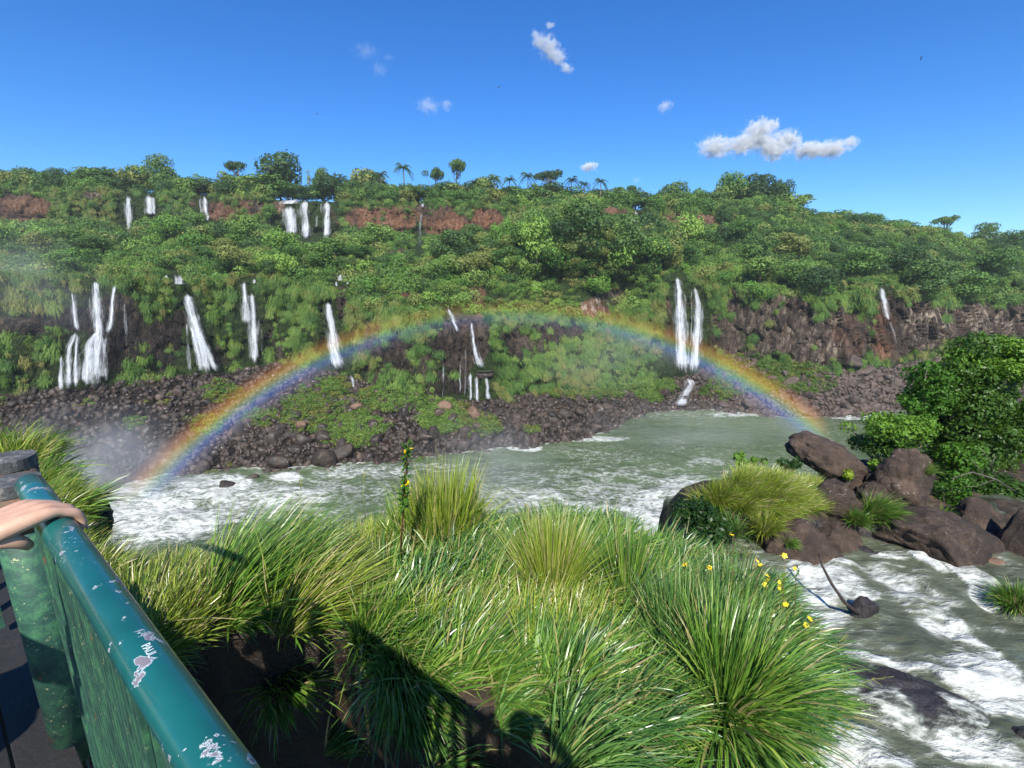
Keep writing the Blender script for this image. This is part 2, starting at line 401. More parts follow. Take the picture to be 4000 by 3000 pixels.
# ------------------------------------------------------------------ foliage builders
def rand_dirs(n, up=0.0):
    v = rng.normal(size=(n, 3)); v[:, 2] += up
    return v / np.linalg.norm(v, axis=1)[:, None]
def leaf_quads(c, nrm, size, aspect=0.6, jitter=0.6):
    """one quad leaf per centre, roughly facing nrm"""
    n = len(c)
    nn = nrm + rng.normal(size=(n, 3)) * jitter; nn /= np.linalg.norm(nn, axis=1)[:, None]
    a = np.cross(nn, rand_dirs(n)); a /= np.linalg.norm(a, axis=1)[:, None] + 1e-9
    b = np.cross(nn, a)
    s = (size * (0.6 + 0.8 * rng.random(n)))[:, None]
    a = a * s; b = b * s * aspect
    v = np.stack([c - a, c - b * 0.9, c + a, c + b * 0.9], 1).reshape(-1, 3)
    f = np.arange(4 * n).reshape(-1, 4)
    return v, f
def blob_leaves(centers, radii, per, size, flat=1.0, jitter=0.45):
    C, N = [], []
    for (c, r) in zip(centers, radii):
        k = int(per * r * r) + 8
        d = rand_dirs(k, 0.35)
        rr = r * (0.72 + 0.33 * rng.random(k) ** 0.6)
        q = d * rr[:, None]; q[:, 2] *= flat
        # uneven surface
        q *= (1 + 0.22 * np.sin(d[:, :1] * 5 + r * 9) * np.cos(d[:, 1:2] * 6 + r * 4))
        C.append(q + np.asarray(c)); N.append(d)
    return leaf_quads(np.concatenate(C), np.concatenate(N), size, jitter=jitter)
def crown_mesh(name, m, R=4.0, H=4.0, nb=16, lobe=(0.9, 1.9), per=30, size=0.34, flat=0.75, base=0.0, flatness=1.0, fill=0.35):
    cs, rs = [], []
    for i in range(nb):
        d = rand_dirs(1, 0.25)[0]; rr = rng.random() ** fill
        c = np.array([d[0] * R * rr * 0.8, d[1] * R * rr * 0.8, base + H * 0.5 + d[2] * H * 0.42 * rr])
        cs.append(c); rs.append(rng.uniform(*lobe))
    v, f = blob_leaves(cs, rs, per, size, flat)
    return mesh_np(name, v, f, m), cs
def limbs(cs, H, r0, base=(0, 0, 0)):
    mb = MB()
    top = Vector((0, 0, H))
    b = Vector(base)
    mb.tube([b, b.lerp(top, 0.5) + Vector((0.1 * r0, 0.1, 0)), top], [r0, r0 * 0.7, r0 * 0.5], 7)
    for c in cs[:9]:
        c = Vector(c); s = Vector((0, 0, H * random.uniform(0.45, 0.95)))
        mb.tube([s, s.lerp(c, 0.5) + Vector((0, 0, -0.1 * c.length)), c], [r0 * 0.42, r0 * 0.3, r0 * 0.12], 5)
    return mb
def make_tree_kind(name, leaf, R, H, Ht, nb, lobe, flat, per=46, size=0.265, r0=0.22, fill=0.35):
    cm, cs = crown_mesh(name + '_crown', leaf, R, H, nb, lobe, per, size, flat, base=Ht, fill=fill)
    return cm, limbs(cs, Ht + H * 0.35, r0).mesh(name + '_trunk', M['bark'], True)
TK = {}
TK['dense'] = [make_tree_kind('dense', M['leaf_dark'], 4.2, 7.3, 1.0, 22, (1.2, 2.2), 0.8) for _ in range(2)]
TK['mid'] = [make_tree_kind('mid', M['leaf_mid'], 4.2, 6.7, 0.8, 22, (1.0, 2.0), 0.78) for _ in range(3)]
TK['bright'] = [make_tree_kind('bright', M['leaf_bright'], 4.2, 4.5, 1.5, 18, (1.0, 2.1), 0.85) for _ in range(2)]
TK['umbrella'] = [make_tree_kind('umbrella', M['leaf_dark'], 6.0, 1.6, 5.8, 16, (1.0, 1.7), 0.42, fill=0.5, r0=0.3) for _ in range(2)]
TK['sparse'] = [make_tree_kind('sparse', M['leaf_mid'], 3.6, 6.0, 3.5, 9, (0.6, 1.2), 0.6, per=22, size=0.3) for _ in range(2)]
def palm_meshes():
    mb = MB(); mb.tube([(0, 0, 0), (0.1, 0, 3.5), (0.0, 0.1, 7.4)], [0.22, 0.16, 0.13], 7)
    tr = mb.mesh('palm_trunk', M['bark'], True)
    V, Fc = [], []
    for k in range(17):
        a = 2 * PI * k / 17 + rng.random() * 0.3; el = rng.uniform(-0.2, 1.15); L = 2.6
        d = np.array([math.cos(a), math.sin(a), 0]); side = np.array([-d[1], d[0], 0])
        for j in range(12):
            s = (j + 0.5) / 12
            c = d * L * s * math.cos(el * 0.7) + np.array([0, 0, 7.4 + L * s * math.sin(el) - 1.9 * s * s])
            for sg in (-1, 1):
                tip = c + side * sg * 0.5 * (1 - 0.5 * s) + d * 0.25 + np.array([0, 0, -0.32])
                o = len(V); w2 = d * 0.06
                V += [c - w2, c + w2, tip + w2, tip - w2]; Fc.append([o, o + 1, o + 2, o + 3])
    return mesh_np('palm_crown', np.array(V), np.array(Fc), M['leaf_dark']), tr
TK['palm'] = [palm_meshes()]

def place_tree(kind, p, scale, label, group=None, cat='tree', var=0, name=None):
    nm = name or {'palm': 'palm_tree', 'umbrella': 'flat_topped_tree'}.get(kind, 'tree')
    if kind == 'palm': cat = 'palm tree'
    root = bpy.data.objects.new(nm, None); COL.objects.link(root)
    root.location = p; root.rotation_euler = (0, 0, rng.random() * 6.28)
    root.scale = scale if hasattr(scale, '__len__') else (scale,) * 3
    root.empty_display_size = 0.5
    tag(root, label, cat, group)
    cm, tm = TK[kind][var % len(TK[kind])]
    link('trunk', tm, root); link('crown', cm, root)
    return root

# bush / hanger prototypes for the masses of greenery
def bush_proto(leaf, R, per, size, flat, nb=5, lobe=(0.5, 0.9)):
    cs = [(rng.normal() * R * 0.5, rng.normal() * R * 0.5, R * 0.25 * rng.random()) for _ in range(nb)]
    v, f = blob_leaves(cs, rng.uniform(lobe[0], lobe[1], nb) * R, per, size, flat)
    return mesh_np('bush', v, f, leaf)
def hanger_proto(leaf, n=260, L=2.6):
    n = int(n * 1.9)
    """drooping curtain of long leaves, grows out towards -Y and hangs"""
    V, Fc = [], []
    for i in range(n):
        b = np.array([rng.normal() * 0.9, rng.normal() * 0.4, rng.normal() * 0.5])
        d = np.array([rng.normal() * 0.4, -0.6 - 0.5 * rng.random(), 0.5]); w = 0.055 + 0.06 * rng.random()
        q = b.copy(); pts = [q.copy()]; vel = d * 0.55
        for s in range(4):
            q = q + vel * L * 0.3; vel = vel * 0.75 + np.array([0, 0, -0.28]); pts.append(q.copy())
        side = np.array([1, 0.3 * rng.normal(), 0.2 * rng.normal()])
        for s in range(4):
            w0 = w * (1 - s / 4.5); w1 = w * (1 - (s + 1) / 4.5)
            o = len(V); V += [pts[s] - side * w0, pts[s] + side * w0, pts[s + 1] + side * w1, pts[s + 1] - side * w1]
            Fc.append([o, o + 1, o + 2, o + 3])
    return mesh_np('hanger', np.array(V), np.array(Fc), leaf)

def scatter(name, protos, pts, rots, scls, idx, label, cat):
    """one object of uncountable stuff: geometry nodes set prototypes on points"""
    col = bpy.data.collections.new(name + '_sources')
    for i, me in enumerate(protos):
        o = bpy.data.objects.new('%s_source_%02d' % (name, i), me); col.objects.link(o)
    me = bpy.data.meshes.new(name)
    pts = np.asarray(pts, np.float32); me.vertices.add(len(pts)); me.vertices.foreach_set('co', pts.ravel())
    a = me.attributes.new('rot', 'FLOAT_VECTOR', 'POINT'); a.data.foreach_set('vector', np.asarray(rots, np.float32).ravel())
    a = me.attributes.new('scl', 'FLOAT_VECTOR', 'POINT')
    scls = np.asarray(scls, np.float32)
    if scls.ndim == 1: scls = np.repeat(scls[:, None], 3, 1)
    a.data.foreach_set('vector', scls.ravel())
    a = me.attributes.new('pick', 'INT', 'POINT'); a.data.foreach_set('value', np.asarray(idx, np.int32))
    me.update()
    for m_ in protos[0].materials: me.materials.append(m_)
    o = link(name, me); tag(o, label, cat, kind='stuff')
    ng = bpy.data.node_groups.new(name + '_scatter', 'GeometryNodeTree')
    ng.interface.new_socket('Geometry', in_out='INPUT', socket_type='NodeSocketGeometry')
    ng.interface.new_socket('Geometry', in_out='OUTPUT', socket_type='NodeSocketGeometry')
    gi = ng.nodes.new('NodeGroupInput'); go = ng.nodes.new('NodeGroupOutput')
    ci = ng.nodes.new('GeometryNodeCollectionInfo'); ci.inputs['Collection'].default_value = col
    ci.inputs['Separate Children'].default_value = True; ci.inputs['Reset Children'].default_value = True
    ip = ng.nodes.new('GeometryNodeInstanceOnPoints'); ip.inputs['Pick Instance'].default_value = True
    def named(t, nm):
        n_ = ng.nodes.new('GeometryNodeInputNamedAttribute'); n_.data_type = t; n_.inputs['Name'].default_value = nm
        return n_.outputs['Attribute']
    L = ng.links
    er = ng.nodes.new('FunctionNodeEulerToRotation')
    L.new(named('FLOAT_VECTOR', 'rot'), er.inputs[0])
    L.new(gi.outputs[0], ip.inputs['Points']); L.new(ci.outputs[0], ip.inputs['Instance'])
    L.new(named('INT', 'pick'), ip.inputs['Instance Index']); L.new(er.outputs[0], ip.inputs['Rotation'])
    L.new(named('FLOAT_VECTOR', 'scl'), ip.inputs['Scale']); L.new(ip.outputs[0], go.inputs[0])
    md = o.modifiers.new('scatter', 'NODES'); md.node_group = ng
    return o

# ------------------------------------------------------------------ the far bank: profile of the gorge wall
def C(pairs):
    xs = [a for a, b in pairs]; ys = [b for a, b in pairs]
    return lambda x: np.interp(x, xs, ys)
yW = C([(-500, 1110), (0, 1085), (240, 1055), (350, 1022), (480, 1012), (600, 1012), (700, 1006), (870, 992), (1000, 976), (1120, 966), (1250, 946), (1325, 928), (1350, 905), (1400, 891), (1500, 880), (1620, 893), (1700, 899), (1850, 895), (2000, 882), (2300, 862), (2800, 840)])
yB = C([(-500, 870), (0, 850), (240, 832), (480, 803), (600, 786), (720, 802), (850, 842), (960, 864), (1060, 862), (1150, 850), (1300, 848), (1420, 826), (1500, 806), (1580, 765), (1700, 785), (1800, 803), (1900, 795), (2000, 775), (2250, 755), (2800, 740)])
zB = C([(-500, 15), (0, 15), (480, 15), (600, 16), (720, 14), (850, 11), (960, 8.5), (1060, 8.5), (1300, 6.5), (1420, 7), (1500, 8), (1580, 13), (1800, 12), (2000, 13), (2800, 14)])
yC = C([(-500, 600), (0, 600), (200, 603), (300, 600), (420, 615), (530, 605), (620, 600), (720, 640), (780, 665), (900, 690), (1000, 692), (1100, 690), (1250, 690), (1380, 680), (1440, 620), (1500, 606), (1560, 622), (1700, 640), (1820, 655), (1880, 625), (1930, 622), (2000, 655), (2100, 665), (2250, 670), (2800, 690)])
dC = C([(-500, 6), (0, 6), (700, 6), (800, 5), (1050, 5), (1120, 12), (1350, 16), (1430, 6), (1520, 4), (2800, 4)])      # how far back the cliff leans
yM = C([(-500, 565), (0, 565), (300, 565), (700, 570), (800, 585), (1000, 600), (1200, 590), (1400, 575), (1480, 580), (1600, 590), (1900, 590), (2300, 620), (2800, 650)])
tM = C([(-500, 165), (0, 160), (700, 155), (900, 152), (1300, 160), (1500, 165), (1700, 172), (2000, 180), (2800, 190)])
yD = C([(-500, 480), (0, 482), (200, 490), (400, 498), (600, 512), (760, 512), (900, 520), (1080, 522), (1250, 500), (1400, 507), (1560, 515), (1640, 500), (1800, 530), (2000, 560), (2250, 590), (2800, 640)])
tD = C([(-500, 235), (0, 230), (600, 228), (1100, 225), (1500, 215), (1700, 205), (2000, 205), (2800, 215)])
yE = C([(-500, 400), (0, 402), (250, 414), (430, 420), (600, 430), (760, 436), (900, 437), (1100, 447), (1250, 452), (1400, 452), (1540, 462), (1600, 450), (1680, 452), (1740, 476), (1850, 496), (2000, 522), (2250, 545), (2800, 600)])
dE = C([(-500, 5), (1480, 5), (1600, 22), (2800, 28)])
def tz(y, z):           # camera depth at which view row y meets level z
    yv = (y * K - 1500.0) / F
    return (CZ - z) / (yv * CP + SP)
NC = 1500
cx = np.linspace(-420, 2640, NC)
keys = []               # (row, depth) of the profile at each column
w_t = tz(yW(cx), 0.0)
def yrow_of(z, t):      # view row of a point at depth t, height z
    yv = ((CZ - z) / t - SP) / CP
    return (yv * F + 1500) / K
K0 = (yrow_of(-6.0, w_t * 0.93), w_t * 0.93)
K1 = (yW(cx), w_t)
tBv = tz(yB(cx), zB(cx)); tBv = np.maximum(tBv, w_t + 8)
K2 = (yB(cx), tBv)
K3 = (yC(cx), tBv + dC(cx))
K4 = (yM(cx), np.maximum(tM(cx), tBv + dC(cx) + 8))
K5 = (yD(cx), tD(cx))
K6 = (yE(cx), tD(cx) + dE(cx))
def hgt(y, t):
    yv = (y * K - 1500.0) / F
    return CZ - (yv * CP + SP) * t
t7 = K6[1] + 45; z7 = hgt(*K6) + 2.5
K7 = (yrow_of(z7, t7), t7)
t8 = K6[1] + 260; K8 = (yrow_of(z7 - 3, t8), t8)
prof = [K0, K1, K2, K3, K4, K5, K6, K7, K8]
segs = [4, 46, 96, 46, 60, 52, 12, 5]
rows_y, rows_t, rows_s = [], [], []
for i, n in enumerate(segs):
    for j in range(n):
        f_ = j / n
        X0 = prof[i]; X1 = prof[i + 1]
        z0, z1 = hgt(*X0), hgt(*X1)
        tt = X0[1] * (1 - f_) + X1[1] * f_
        zz = z0 * (1 - f_) + z1 * f_
        rows_t.append(tt); rows_y.append(zz); rows_s.append(np.full(NC, i + f_))
rows_t.append(prof[-1][1]); rows_y.append(hgt(*prof[-1])); rows_s.append(np.full(NC, 8.0))
TT = np.array(rows_t); ZZ = np.array(rows_y); SS = np.array(rows_s); NR = len(TT)
# smooth sharp bends of the profile along the rows a little
def smooth(a, k):
    for _ in range(k):
        b = a.copy(); b[1:-1] = (a[:-2] + 2 * a[1:-1] + a[2:]) / 4; b[:, 1:-1] = (b[:, :-2] + 2 * b[:, 1:-1] + b[:, 2:]) / 4; a = b
    return a
TT = smooth(TT, 3); ZZ = smooth(ZZ, 3)
xt = (cx[None, :] * K - 2000.0) / F
X = xt * TT
Y = (TT - (CZ - ZZ) * SP) / CP            # depth = Y cosp + (CZ-Z) sinp
Z = ZZ.copy()
DX, DY, _ = proj(X, Y, Z)
BASE = (X.copy(), Y.copy(), Z.copy())
# zone weights
lower = sstep(1.9, 2.1, SS) * (1 - sstep(3.0, 3.35, SS))
upper = sstep(4.85, 5.1, SS) * (1 - sstep(5.95, 6.1, SS)) * (1 - sstep(1540, 1640, DX))
talus = sstep(0.8, 1.1, SS) * (1 - sstep(1.9, 2.1, SS))
slope = sstep(3.0, 3.4, SS) * (1 - sstep(4.8, 5.1, SS)) + (1 - (1 - sstep(1540, 1640, DX))) * sstep(4.8, 5, SS)
cliff = np.maximum(lower, upper)
# displacement (towards the viewer is -Y)
v1, e1 = cells(X / 2.3 + 0.3 * fbm(X * .2, Z * .2, 0, 2, 3), Z / 10.0 + 0.6 * fbm(X * .5, 0, 0, 2, 4), 1)
v2, e2 = cells(X / 0.9, Z / 4.5 + Y / 3, 2)
big = fbm(X * 0.045, Z * 0.05, Y * 0.03, 4, 5)
d = cliff * (2.4 * big + 2.6 * (v1 - 0.5) + 0.8 * (v2 - 0.5) - 0.9 * (1 - sstep(0, 0.16, e1)) - 0.3 * (1 - sstep(0, 0.14, e2)))
lay = vnoise(Z / 2.3 + big * 2, X * 0.02, 0, 8)
RT = sstep(1500, 1600, DX)
d += cliff * 0.7 * lay * (1 - .8 * RT) - RT * lower * (1.3 * (1 - sstep(0, .22, e1)) - .8 * (v1 - .5))
d += upper * 1.3 * fbm(X * .13, Z * .3, 0, 3, 31)
# undercut of the upper cliff foot
d -= upper * 3.0 * (1 - sstep(5.05, 5.4, SS))
Y -= d
Z += talus * (1.5 * fbm(X * .12, Y * .12, 0, 4, 12) + 0.6 * fbm(X * .5, Y * .5, 0, 3, 14)) * sstep(1.0, 1.25, SS)
KN = blobs(DX, DY, [(1255, 545, 190, 70, 1)]) * slope
Z += 9.0 * KN; Y -= 10.0 * KN
Z += slope * (6.0 * fbm(X * .05, Y * .055, 0, 4, 15) + 0.8 * fbm(X * .3, Y * .3, 0, 2, 16))
DX, DY, _ = proj(X, Y, Z)
# masks
ROCK = [(50, 455, 75, 38, 1), (200, 415, 26, 16, .9), (470, 455, 40, 22, .8), (545, 445, 45, 22, .8), (600, 445, 20, 18, .6), (820, 480, 85, 34, 1), (960, 480, 60, 40, .9), (1040, 480, 55, 40, 1), (880, 455, 40, 20, .7), (1310, 455, 30, 18, .9), (1345, 455, 25, 16, .8), (1500, 472, 75, 22, 1), (1570, 470, 40, 22, .9),
        (860, 545, 36, 16, .8), (800, 560, 25, 12, .5), (1000, 560, 22, 10, .5), (380, 500, 22, 18, .7),
        (60, 700, 90, 26, .9), (170, 690, 60, 30, .8), (250, 720, 70, 90, .85), (350, 745, 45, 70, .6), (390, 690, 22, 20, .7), (480, 770, 40, 30, .4), (590, 745, 34, 50, .8), (585, 700, 30, 24, .6), (740, 655, 16, 45, 1),
        (820, 760, 55, 70, .55), (900, 760, 60, 80, .6), (990, 740, 60, 70, .9), (1035, 730, 28, 65, 1), (1130, 735, 60, 45, .7), (1200, 715, 80, 25, .7), (1290, 665, 45, 28, .9), (1320, 640, 40, 20, .7), (1030, 640, 26, 30, .8), (880, 640, 20, 14, .7), (950, 830, 70, 30, .7),
        (1440, 700, 20, 60, .6), (1620, 720, 90, 60, .7), (1700, 690, 70, 75, .95), (1750, 740, 80, 60, 1), (1830, 720, 60, 70, .95), (1920, 720, 50, 80, 1), (2000, 700, 60, 60, 1), (2100, 700, 90, 50, 1), (1580, 650, 20, 30, .6), (1555, 700, 20, 60, .4), (2200, 690, 90, 40, 1)]
rock = blobs(DX, DY, ROCK)
RED = [(820, 480, 110, 45, .9), (1010, 485, 110, 45, 1), (500, 450, 120, 35, .7), (50, 460, 100, 40, .7), (1500, 470, 130, 30, .8), (1340, 455, 60, 25, .8), (1030, 640, 40, 50, .8), (880, 645, 40, 25, .8), (1910, 720, 28, 65, 1), (1830, 730, 40, 50, .4), (1880, 640, 40, 40, .6), (1290, 670, 60, 30, .6), (860, 545, 60, 25, .8), (1440, 700, 30, 60, .6)]
WETB = [(300, 745, 420, 110, .95), (650, 740, 160, 90, .9), (950, 790, 230, 110, .75), (500, 920, 600, 130, .95), (1000, 950, 400, 90, .8), (1250, 900, 200, 60, .5), (1480, 740, 40, 90, .7), (1130, 730, 100, 50, .5), (780, 650, 60, 60, .6), (1930, 700, 20, 90, .5)]
red = blobs(DX, DY, RED); wetm = blobs(DX, DY, WETB)
pale = blobs(DX, DY, [(1700, 700, 130, 90, .45), (1760, 760, 80, 60, .7), (2010, 700, 60, 60, 1), (2130, 690, 100, 40, .8), (1290, 670, 50, 40, .9), (200, 415, 30, 18, 1), (1500, 465, 70, 20, .5), (600, 440, 60, 20, .5)])
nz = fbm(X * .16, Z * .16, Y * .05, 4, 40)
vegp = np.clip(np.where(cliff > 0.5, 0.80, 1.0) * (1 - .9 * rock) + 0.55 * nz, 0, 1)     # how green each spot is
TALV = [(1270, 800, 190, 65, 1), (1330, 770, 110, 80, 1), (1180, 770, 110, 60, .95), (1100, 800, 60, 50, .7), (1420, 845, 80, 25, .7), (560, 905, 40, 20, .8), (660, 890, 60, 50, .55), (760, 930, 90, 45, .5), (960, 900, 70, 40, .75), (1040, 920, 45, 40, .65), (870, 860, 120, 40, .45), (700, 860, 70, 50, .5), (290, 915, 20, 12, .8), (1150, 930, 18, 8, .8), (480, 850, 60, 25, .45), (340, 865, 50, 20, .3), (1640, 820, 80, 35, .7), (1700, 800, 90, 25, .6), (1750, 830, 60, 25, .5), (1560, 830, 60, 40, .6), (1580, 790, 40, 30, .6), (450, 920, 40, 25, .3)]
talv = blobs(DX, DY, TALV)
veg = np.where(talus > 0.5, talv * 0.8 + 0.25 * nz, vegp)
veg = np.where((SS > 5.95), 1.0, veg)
# the greenery thins out behind falling water
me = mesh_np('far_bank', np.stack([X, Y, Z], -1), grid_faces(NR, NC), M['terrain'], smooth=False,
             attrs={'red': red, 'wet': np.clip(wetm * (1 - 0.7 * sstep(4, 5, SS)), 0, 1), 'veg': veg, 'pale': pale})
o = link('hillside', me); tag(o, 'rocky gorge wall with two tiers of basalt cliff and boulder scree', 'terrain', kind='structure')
# look-up of the wall depth in view coordinates (undisplaced profile)
_, BDY, BT = proj(*BASE)
def wall_t(dx, dy):
    i = int(np.clip(np.searchsorted(cx, dx), 1, NC - 1))
    col = BDY[:, i]; dep = (Y[:, i] * CP + (CZ - Z[:, i]) * SP)
    cdy = DY[:, i]
    ok = np.where((cdy[:-1] >= dy) & (cdy[1:] < dy))[0]
    if len(ok) == 0: return float(np.interp(-dy, -np.sort(col)[::-1], np.sort(BT[:, i])))
    return float(dep[ok].min())

# ------------------------------------------------------------------ waterfalls
FALLS = []          # exclusion zones for greenery (x, y, halfwidth)
def waterfall(label, strands, group='waterfalls on the gorge wall', cat='waterfall'):
    """strands: list of (path, widths, thin?) in view coordinates"""
    root = None
    Vs, Fs, E, UV, MI = [], [], [], [], []
    ofs = 0
    veils = [(p_, [w_ * 1.9 + 7 for w_ in wd_], 1) for p_, wd_, th_ in strands if not th_ and math.dist(p_[0], p_[-1]) > 55]
    for si, (path, wid, thin) in enumerate(strands + veils):
        L = sum(math.dist(path[i], path[i + 1]) for i in range(len(path) - 1))
        n = max(8, int(L / 3)); m_ = max(5, int(max(wid) / 2.5) + 3)
        cum = [0]
        for i in range(len(path) - 1): cum.append(cum[-1] + math.dist(path[i], path[i + 1]))
        ts = np.linspace(0, cum[-1], n)
        px = np.interp(ts, cum, [a[0] for a in path]) ; py = np.interp(ts, cum, [a[1] for a in path])
        ww = np.interp(ts, cum, wid)
        px = px + np.interp(ts, np.linspace(0, cum[-1], 7), rng.normal(size=7) * 0.8)
        ww = 1.4 * ww * (1 + 0.25 * vnoise(ts * .06, si * 3.1, path[0][0], 4))
        dep = np.array([min(wall_t(a, b), wall_t(a - w_ * .35, b), wall_t(a + w_ * .35, b)) for a, b, w_ in zip(px, py, ww)])
        # water falls free of the rock: depth never runs back in again below a ledge
        dep = np.minimum.accumulate(dep + 0.0)
        dep = dep + (.25 if si >= len(strands) else 0)
        dep = np.minimum(dep, np.interp(ts, np.linspace(0, cum[-1], 9), np.interp(np.linspace(0, cum[-1], 9), ts, dep))) - 0.9
        ww = ww * np.minimum(1, .55 + np.arange(n) / 9)
        for a, b, w_ in zip(px, py, ww): FALLS.append((a, b, w_ * 0.5 + 5))
        for i in range(n):
            for j in range(m_):
                u = j / (m_ - 1) * 2 - 1
                bulge = 0.8 * (1 - u * u)
                q = P(px[i] + u * ww[i] * 0.5, py[i], dep[i] - bulge)
                Vs.append(q); E.append((1 - abs(u) ** 2.0) * min(1.0, 0.25 + i / 5) * (1.0 - .75 * max(0, (i - n * .86) / (n * .14)) * (1 if ww[-1] > 20 else .5)))
                UV.append((u * ww[i] * 0.09 + si * 7.7 + path[0][0] * .13, ts[i] * 0.12, thin * 3.0))
        g = grid_faces(n, m_) + ofs; Fs.append(g); MI += [1 if thin else 0] * len(g); ofs += n * m_
    me = mesh_np('waterfall', np.array(Vs), np.concatenate(Fs), [M['fall'], M['fall_thin']], True, {'edge': E}, MI)
    a = me.attributes.new('suv', 'FLOAT_VECTOR', 'POINT'); a.data.foreach_set('vector', np.array(UV, np.float32).ravel())
    o = link('waterfall', me); tag(o, label, cat, group); return o
WF = [
 ('leftmost white waterfall stepping down the lower dark cliff in two tiers', [([(156, 626), (160, 670), (166, 716)], [5, 10, 13], 0), ([(166, 714), (150, 750), (147, 840)], [9, 12, 16], 0), ([(168, 716), (164, 770), (162, 838)], [6, 8, 14], 0), ([(133, 762), (131, 842)], [5, 12], 0)]),
 ('widest lower waterfall, fanning out over a ledge into a broad white veil', [([(205, 602), (208, 650), (214, 716), (208, 760), (206, 834)], [11, 20, 22, 24, 28], 0), ([(212, 712), (192, 745), (186, 834)], [10, 16, 24], 0), ([(218, 716), (228, 770), (232, 832)], [8, 14, 18], 1), ([(196, 735), (172, 770), (168, 834)], [8, 12, 18], 1), ([(200, 740), (198, 838)], [30, 60], 1)]),
 ('narrow waterfall just right of the widest lower fall', [([(248, 610), (243, 650), (241, 690), (232, 722)], [5, 9, 11, 20], 0), ([(226, 722), (222, 822)], [20, 40], 1)]),
 ('faint thin trickle on dark rock right of the three left falls', [([(268, 645), (271, 700), (277, 760)], [8, 12, 6], 1)]),
 ('short white cascade on the ledge above the slanting waterfall', [([(382, 588), (386, 614)], [30, 24], 0), ([(358, 592), (360, 600)], [10, 8], 0)]),
 ('long slanting waterfall widening toward the scree', [([(404, 630), (412, 672), (430, 735), (450, 812)], [12, 20, 24, 26], 0), ([(414, 676), (440, 745), (468, 806)], [8, 16, 20], 0), ([(404, 690), (408, 810)], [8, 22], 1), ([(412, 700), (436, 800)], [8, 14], 0)]),
 ('braided double waterfall between hanging green bluffs', [([(527, 603), (530, 650), (533, 702)], [8, 15, 20], 0), ([(543, 628), (548, 700), (550, 790)], [8, 18, 17], 0), ([(548, 598), (549, 612)], [8, 8], 0), ([(560, 680), (568, 770)], [7, 7], 1), ([(536, 660), (544, 770)], [6, 10], 1)]),
 ('small broken cascade on black rocks above the mid left fall', [([(738, 588), (736, 606)], [24, 18], 0), ([(727, 602), (727, 618)], [5, 6], 0), ([(750, 602), (750, 614)], [4, 5], 0)]),
 ('single waterfall widening where the rainbow crosses its foot', [([(709, 647), (713, 690), (720, 735), (731, 802)], [9, 17, 22, 34], 0)]),
 ('tiny white tumble over scree below the rainbow crossed fall', [([(757, 805), (762, 822), (764, 836)], [6, 8, 5], 0)]),
 ('thin slanting trickle high on the central wall', [([(965, 660), (978, 690), (988, 716)], [6, 8, 8], 0)]),
 ('central trickle dropping into a small grey pool', [([(1019, 690), (1021, 735), (1030, 770), (1040, 798)], [4, 7, 9, 22], 0)]),
 ('group of fine parallel threads below the grey pool', [([(1006, 745), (1004, 862)], [4, 9], 1), ([(1016, 800), (1017, 864)], [4, 8], 0), ([(1029, 806), (1030, 866)], [4, 10], 0), ([(1051, 808), (1054, 862)], [6, 12], 0), ([(996, 760), (994, 850)], [4, 5], 1)]),
 ('lonely hair thin thread left of the central wall threads', [([(958, 775), (957, 858)], [5, 7], 1)]),
 ('tall left stream of the twin waterfall on the right', [([(1461, 593), (1466, 625), (1469, 660), (1476, 810)], [7, 12, 18, 34], 0), ([(1459, 660), (1461, 800)], [5, 10], 1)]),
 ('shorter right stream of the twin waterfall', [([(1499, 615), (1508, 655), (1507, 720), (1498, 812)], [5, 12, 22, 26], 0), ([(1495, 620), (1492, 760)], [4, 5], 1)]),
 ('white cascade tumbling from the twin falls to the river', [([(1484, 812), (1494, 830), (1482, 848), (1470, 878)], [22, 15, 18, 24], 0)]),
 ('small waterfall over bare reddish cliff at far right', [([(1902, 615), (1910, 650), (1918, 690)], [7, 11, 10], 0), ([(1918, 685), (1930, 720), (1938, 745)], [9, 9, 6], 1)]),
 ('leftmost high waterfall, two slim streams on a green cliff', [([(276, 418), (277, 460), (280, 502)], [9, 13, 8], 0), ([(287, 424), (286, 475)], [5, 7], 1)]),
 ('short broad high waterfall beside the leftmost high stream', [([(321, 416), (326, 463)], [20, 28], 0)]),
 ('sheer high waterfall of fine lines on the green upper cliff', [([(432, 418), (434, 462)], [8, 10], 1), ([(440, 418), (448, 476)], [8, 12], 0)]),
 ('big high waterfall of three columns pouring from under trees', [([(640, 424), (622, 440)], [40, 50], 0), ([(612, 440), (614, 470)], [22, 16], 1), ([(625, 440), (631, 508)], [24, 26], 0), ([(658, 428), (660, 518)], [14, 18], 0), ([(706, 430), (706, 514)], [12, 16], 0), ([(684, 455), (684, 490)], [10, 10], 1)]),
 ('high waterfall slipping down a mossy groove in red cliff', [([(916, 432), (912, 447)], [8, 8], 0), ([(912, 450), (907, 490), (904, 538)], [5, 10, 16], 1)]),
 ('distant slim white waterfall left of the high right cliff', [([(1372, 450), (1376, 504)], [11, 12], 0)]),
 ('hairline waterfall beside the distant slim waterfall', [([(1391, 455), (1389, 506)], [4, 4], 0)]),
]
for lab, st in WF: waterfall(lab, st)
# small pool on the ledge
pp = P(1046, 801, wall_t(1046, 803) + .4)
mb = MB(); ring = [(pp.x + 2.5 * math.cos(a) * (1 + .15 * math.sin(3 * a)), pp.y + 1.6 * math.sin(a), pp.z) for a in np.linspace(0, 2 * PI, 24, endpoint=False)]
mb.add(ring + [(x_, y_ + .6, z_ - .35) for x_, y_, z_ in ring], [list(range(24))] + [[i, i + 24, (i + 1) % 24 + 24, (i + 1) % 24] for i in range(24)])
led = (pp.x, pp.y + .8, pp.z - 1.35)
o = mb.build('pool', M['stream']); tag(o, 'small grey plunge pool on a ledge of the central wall', kind='structure')

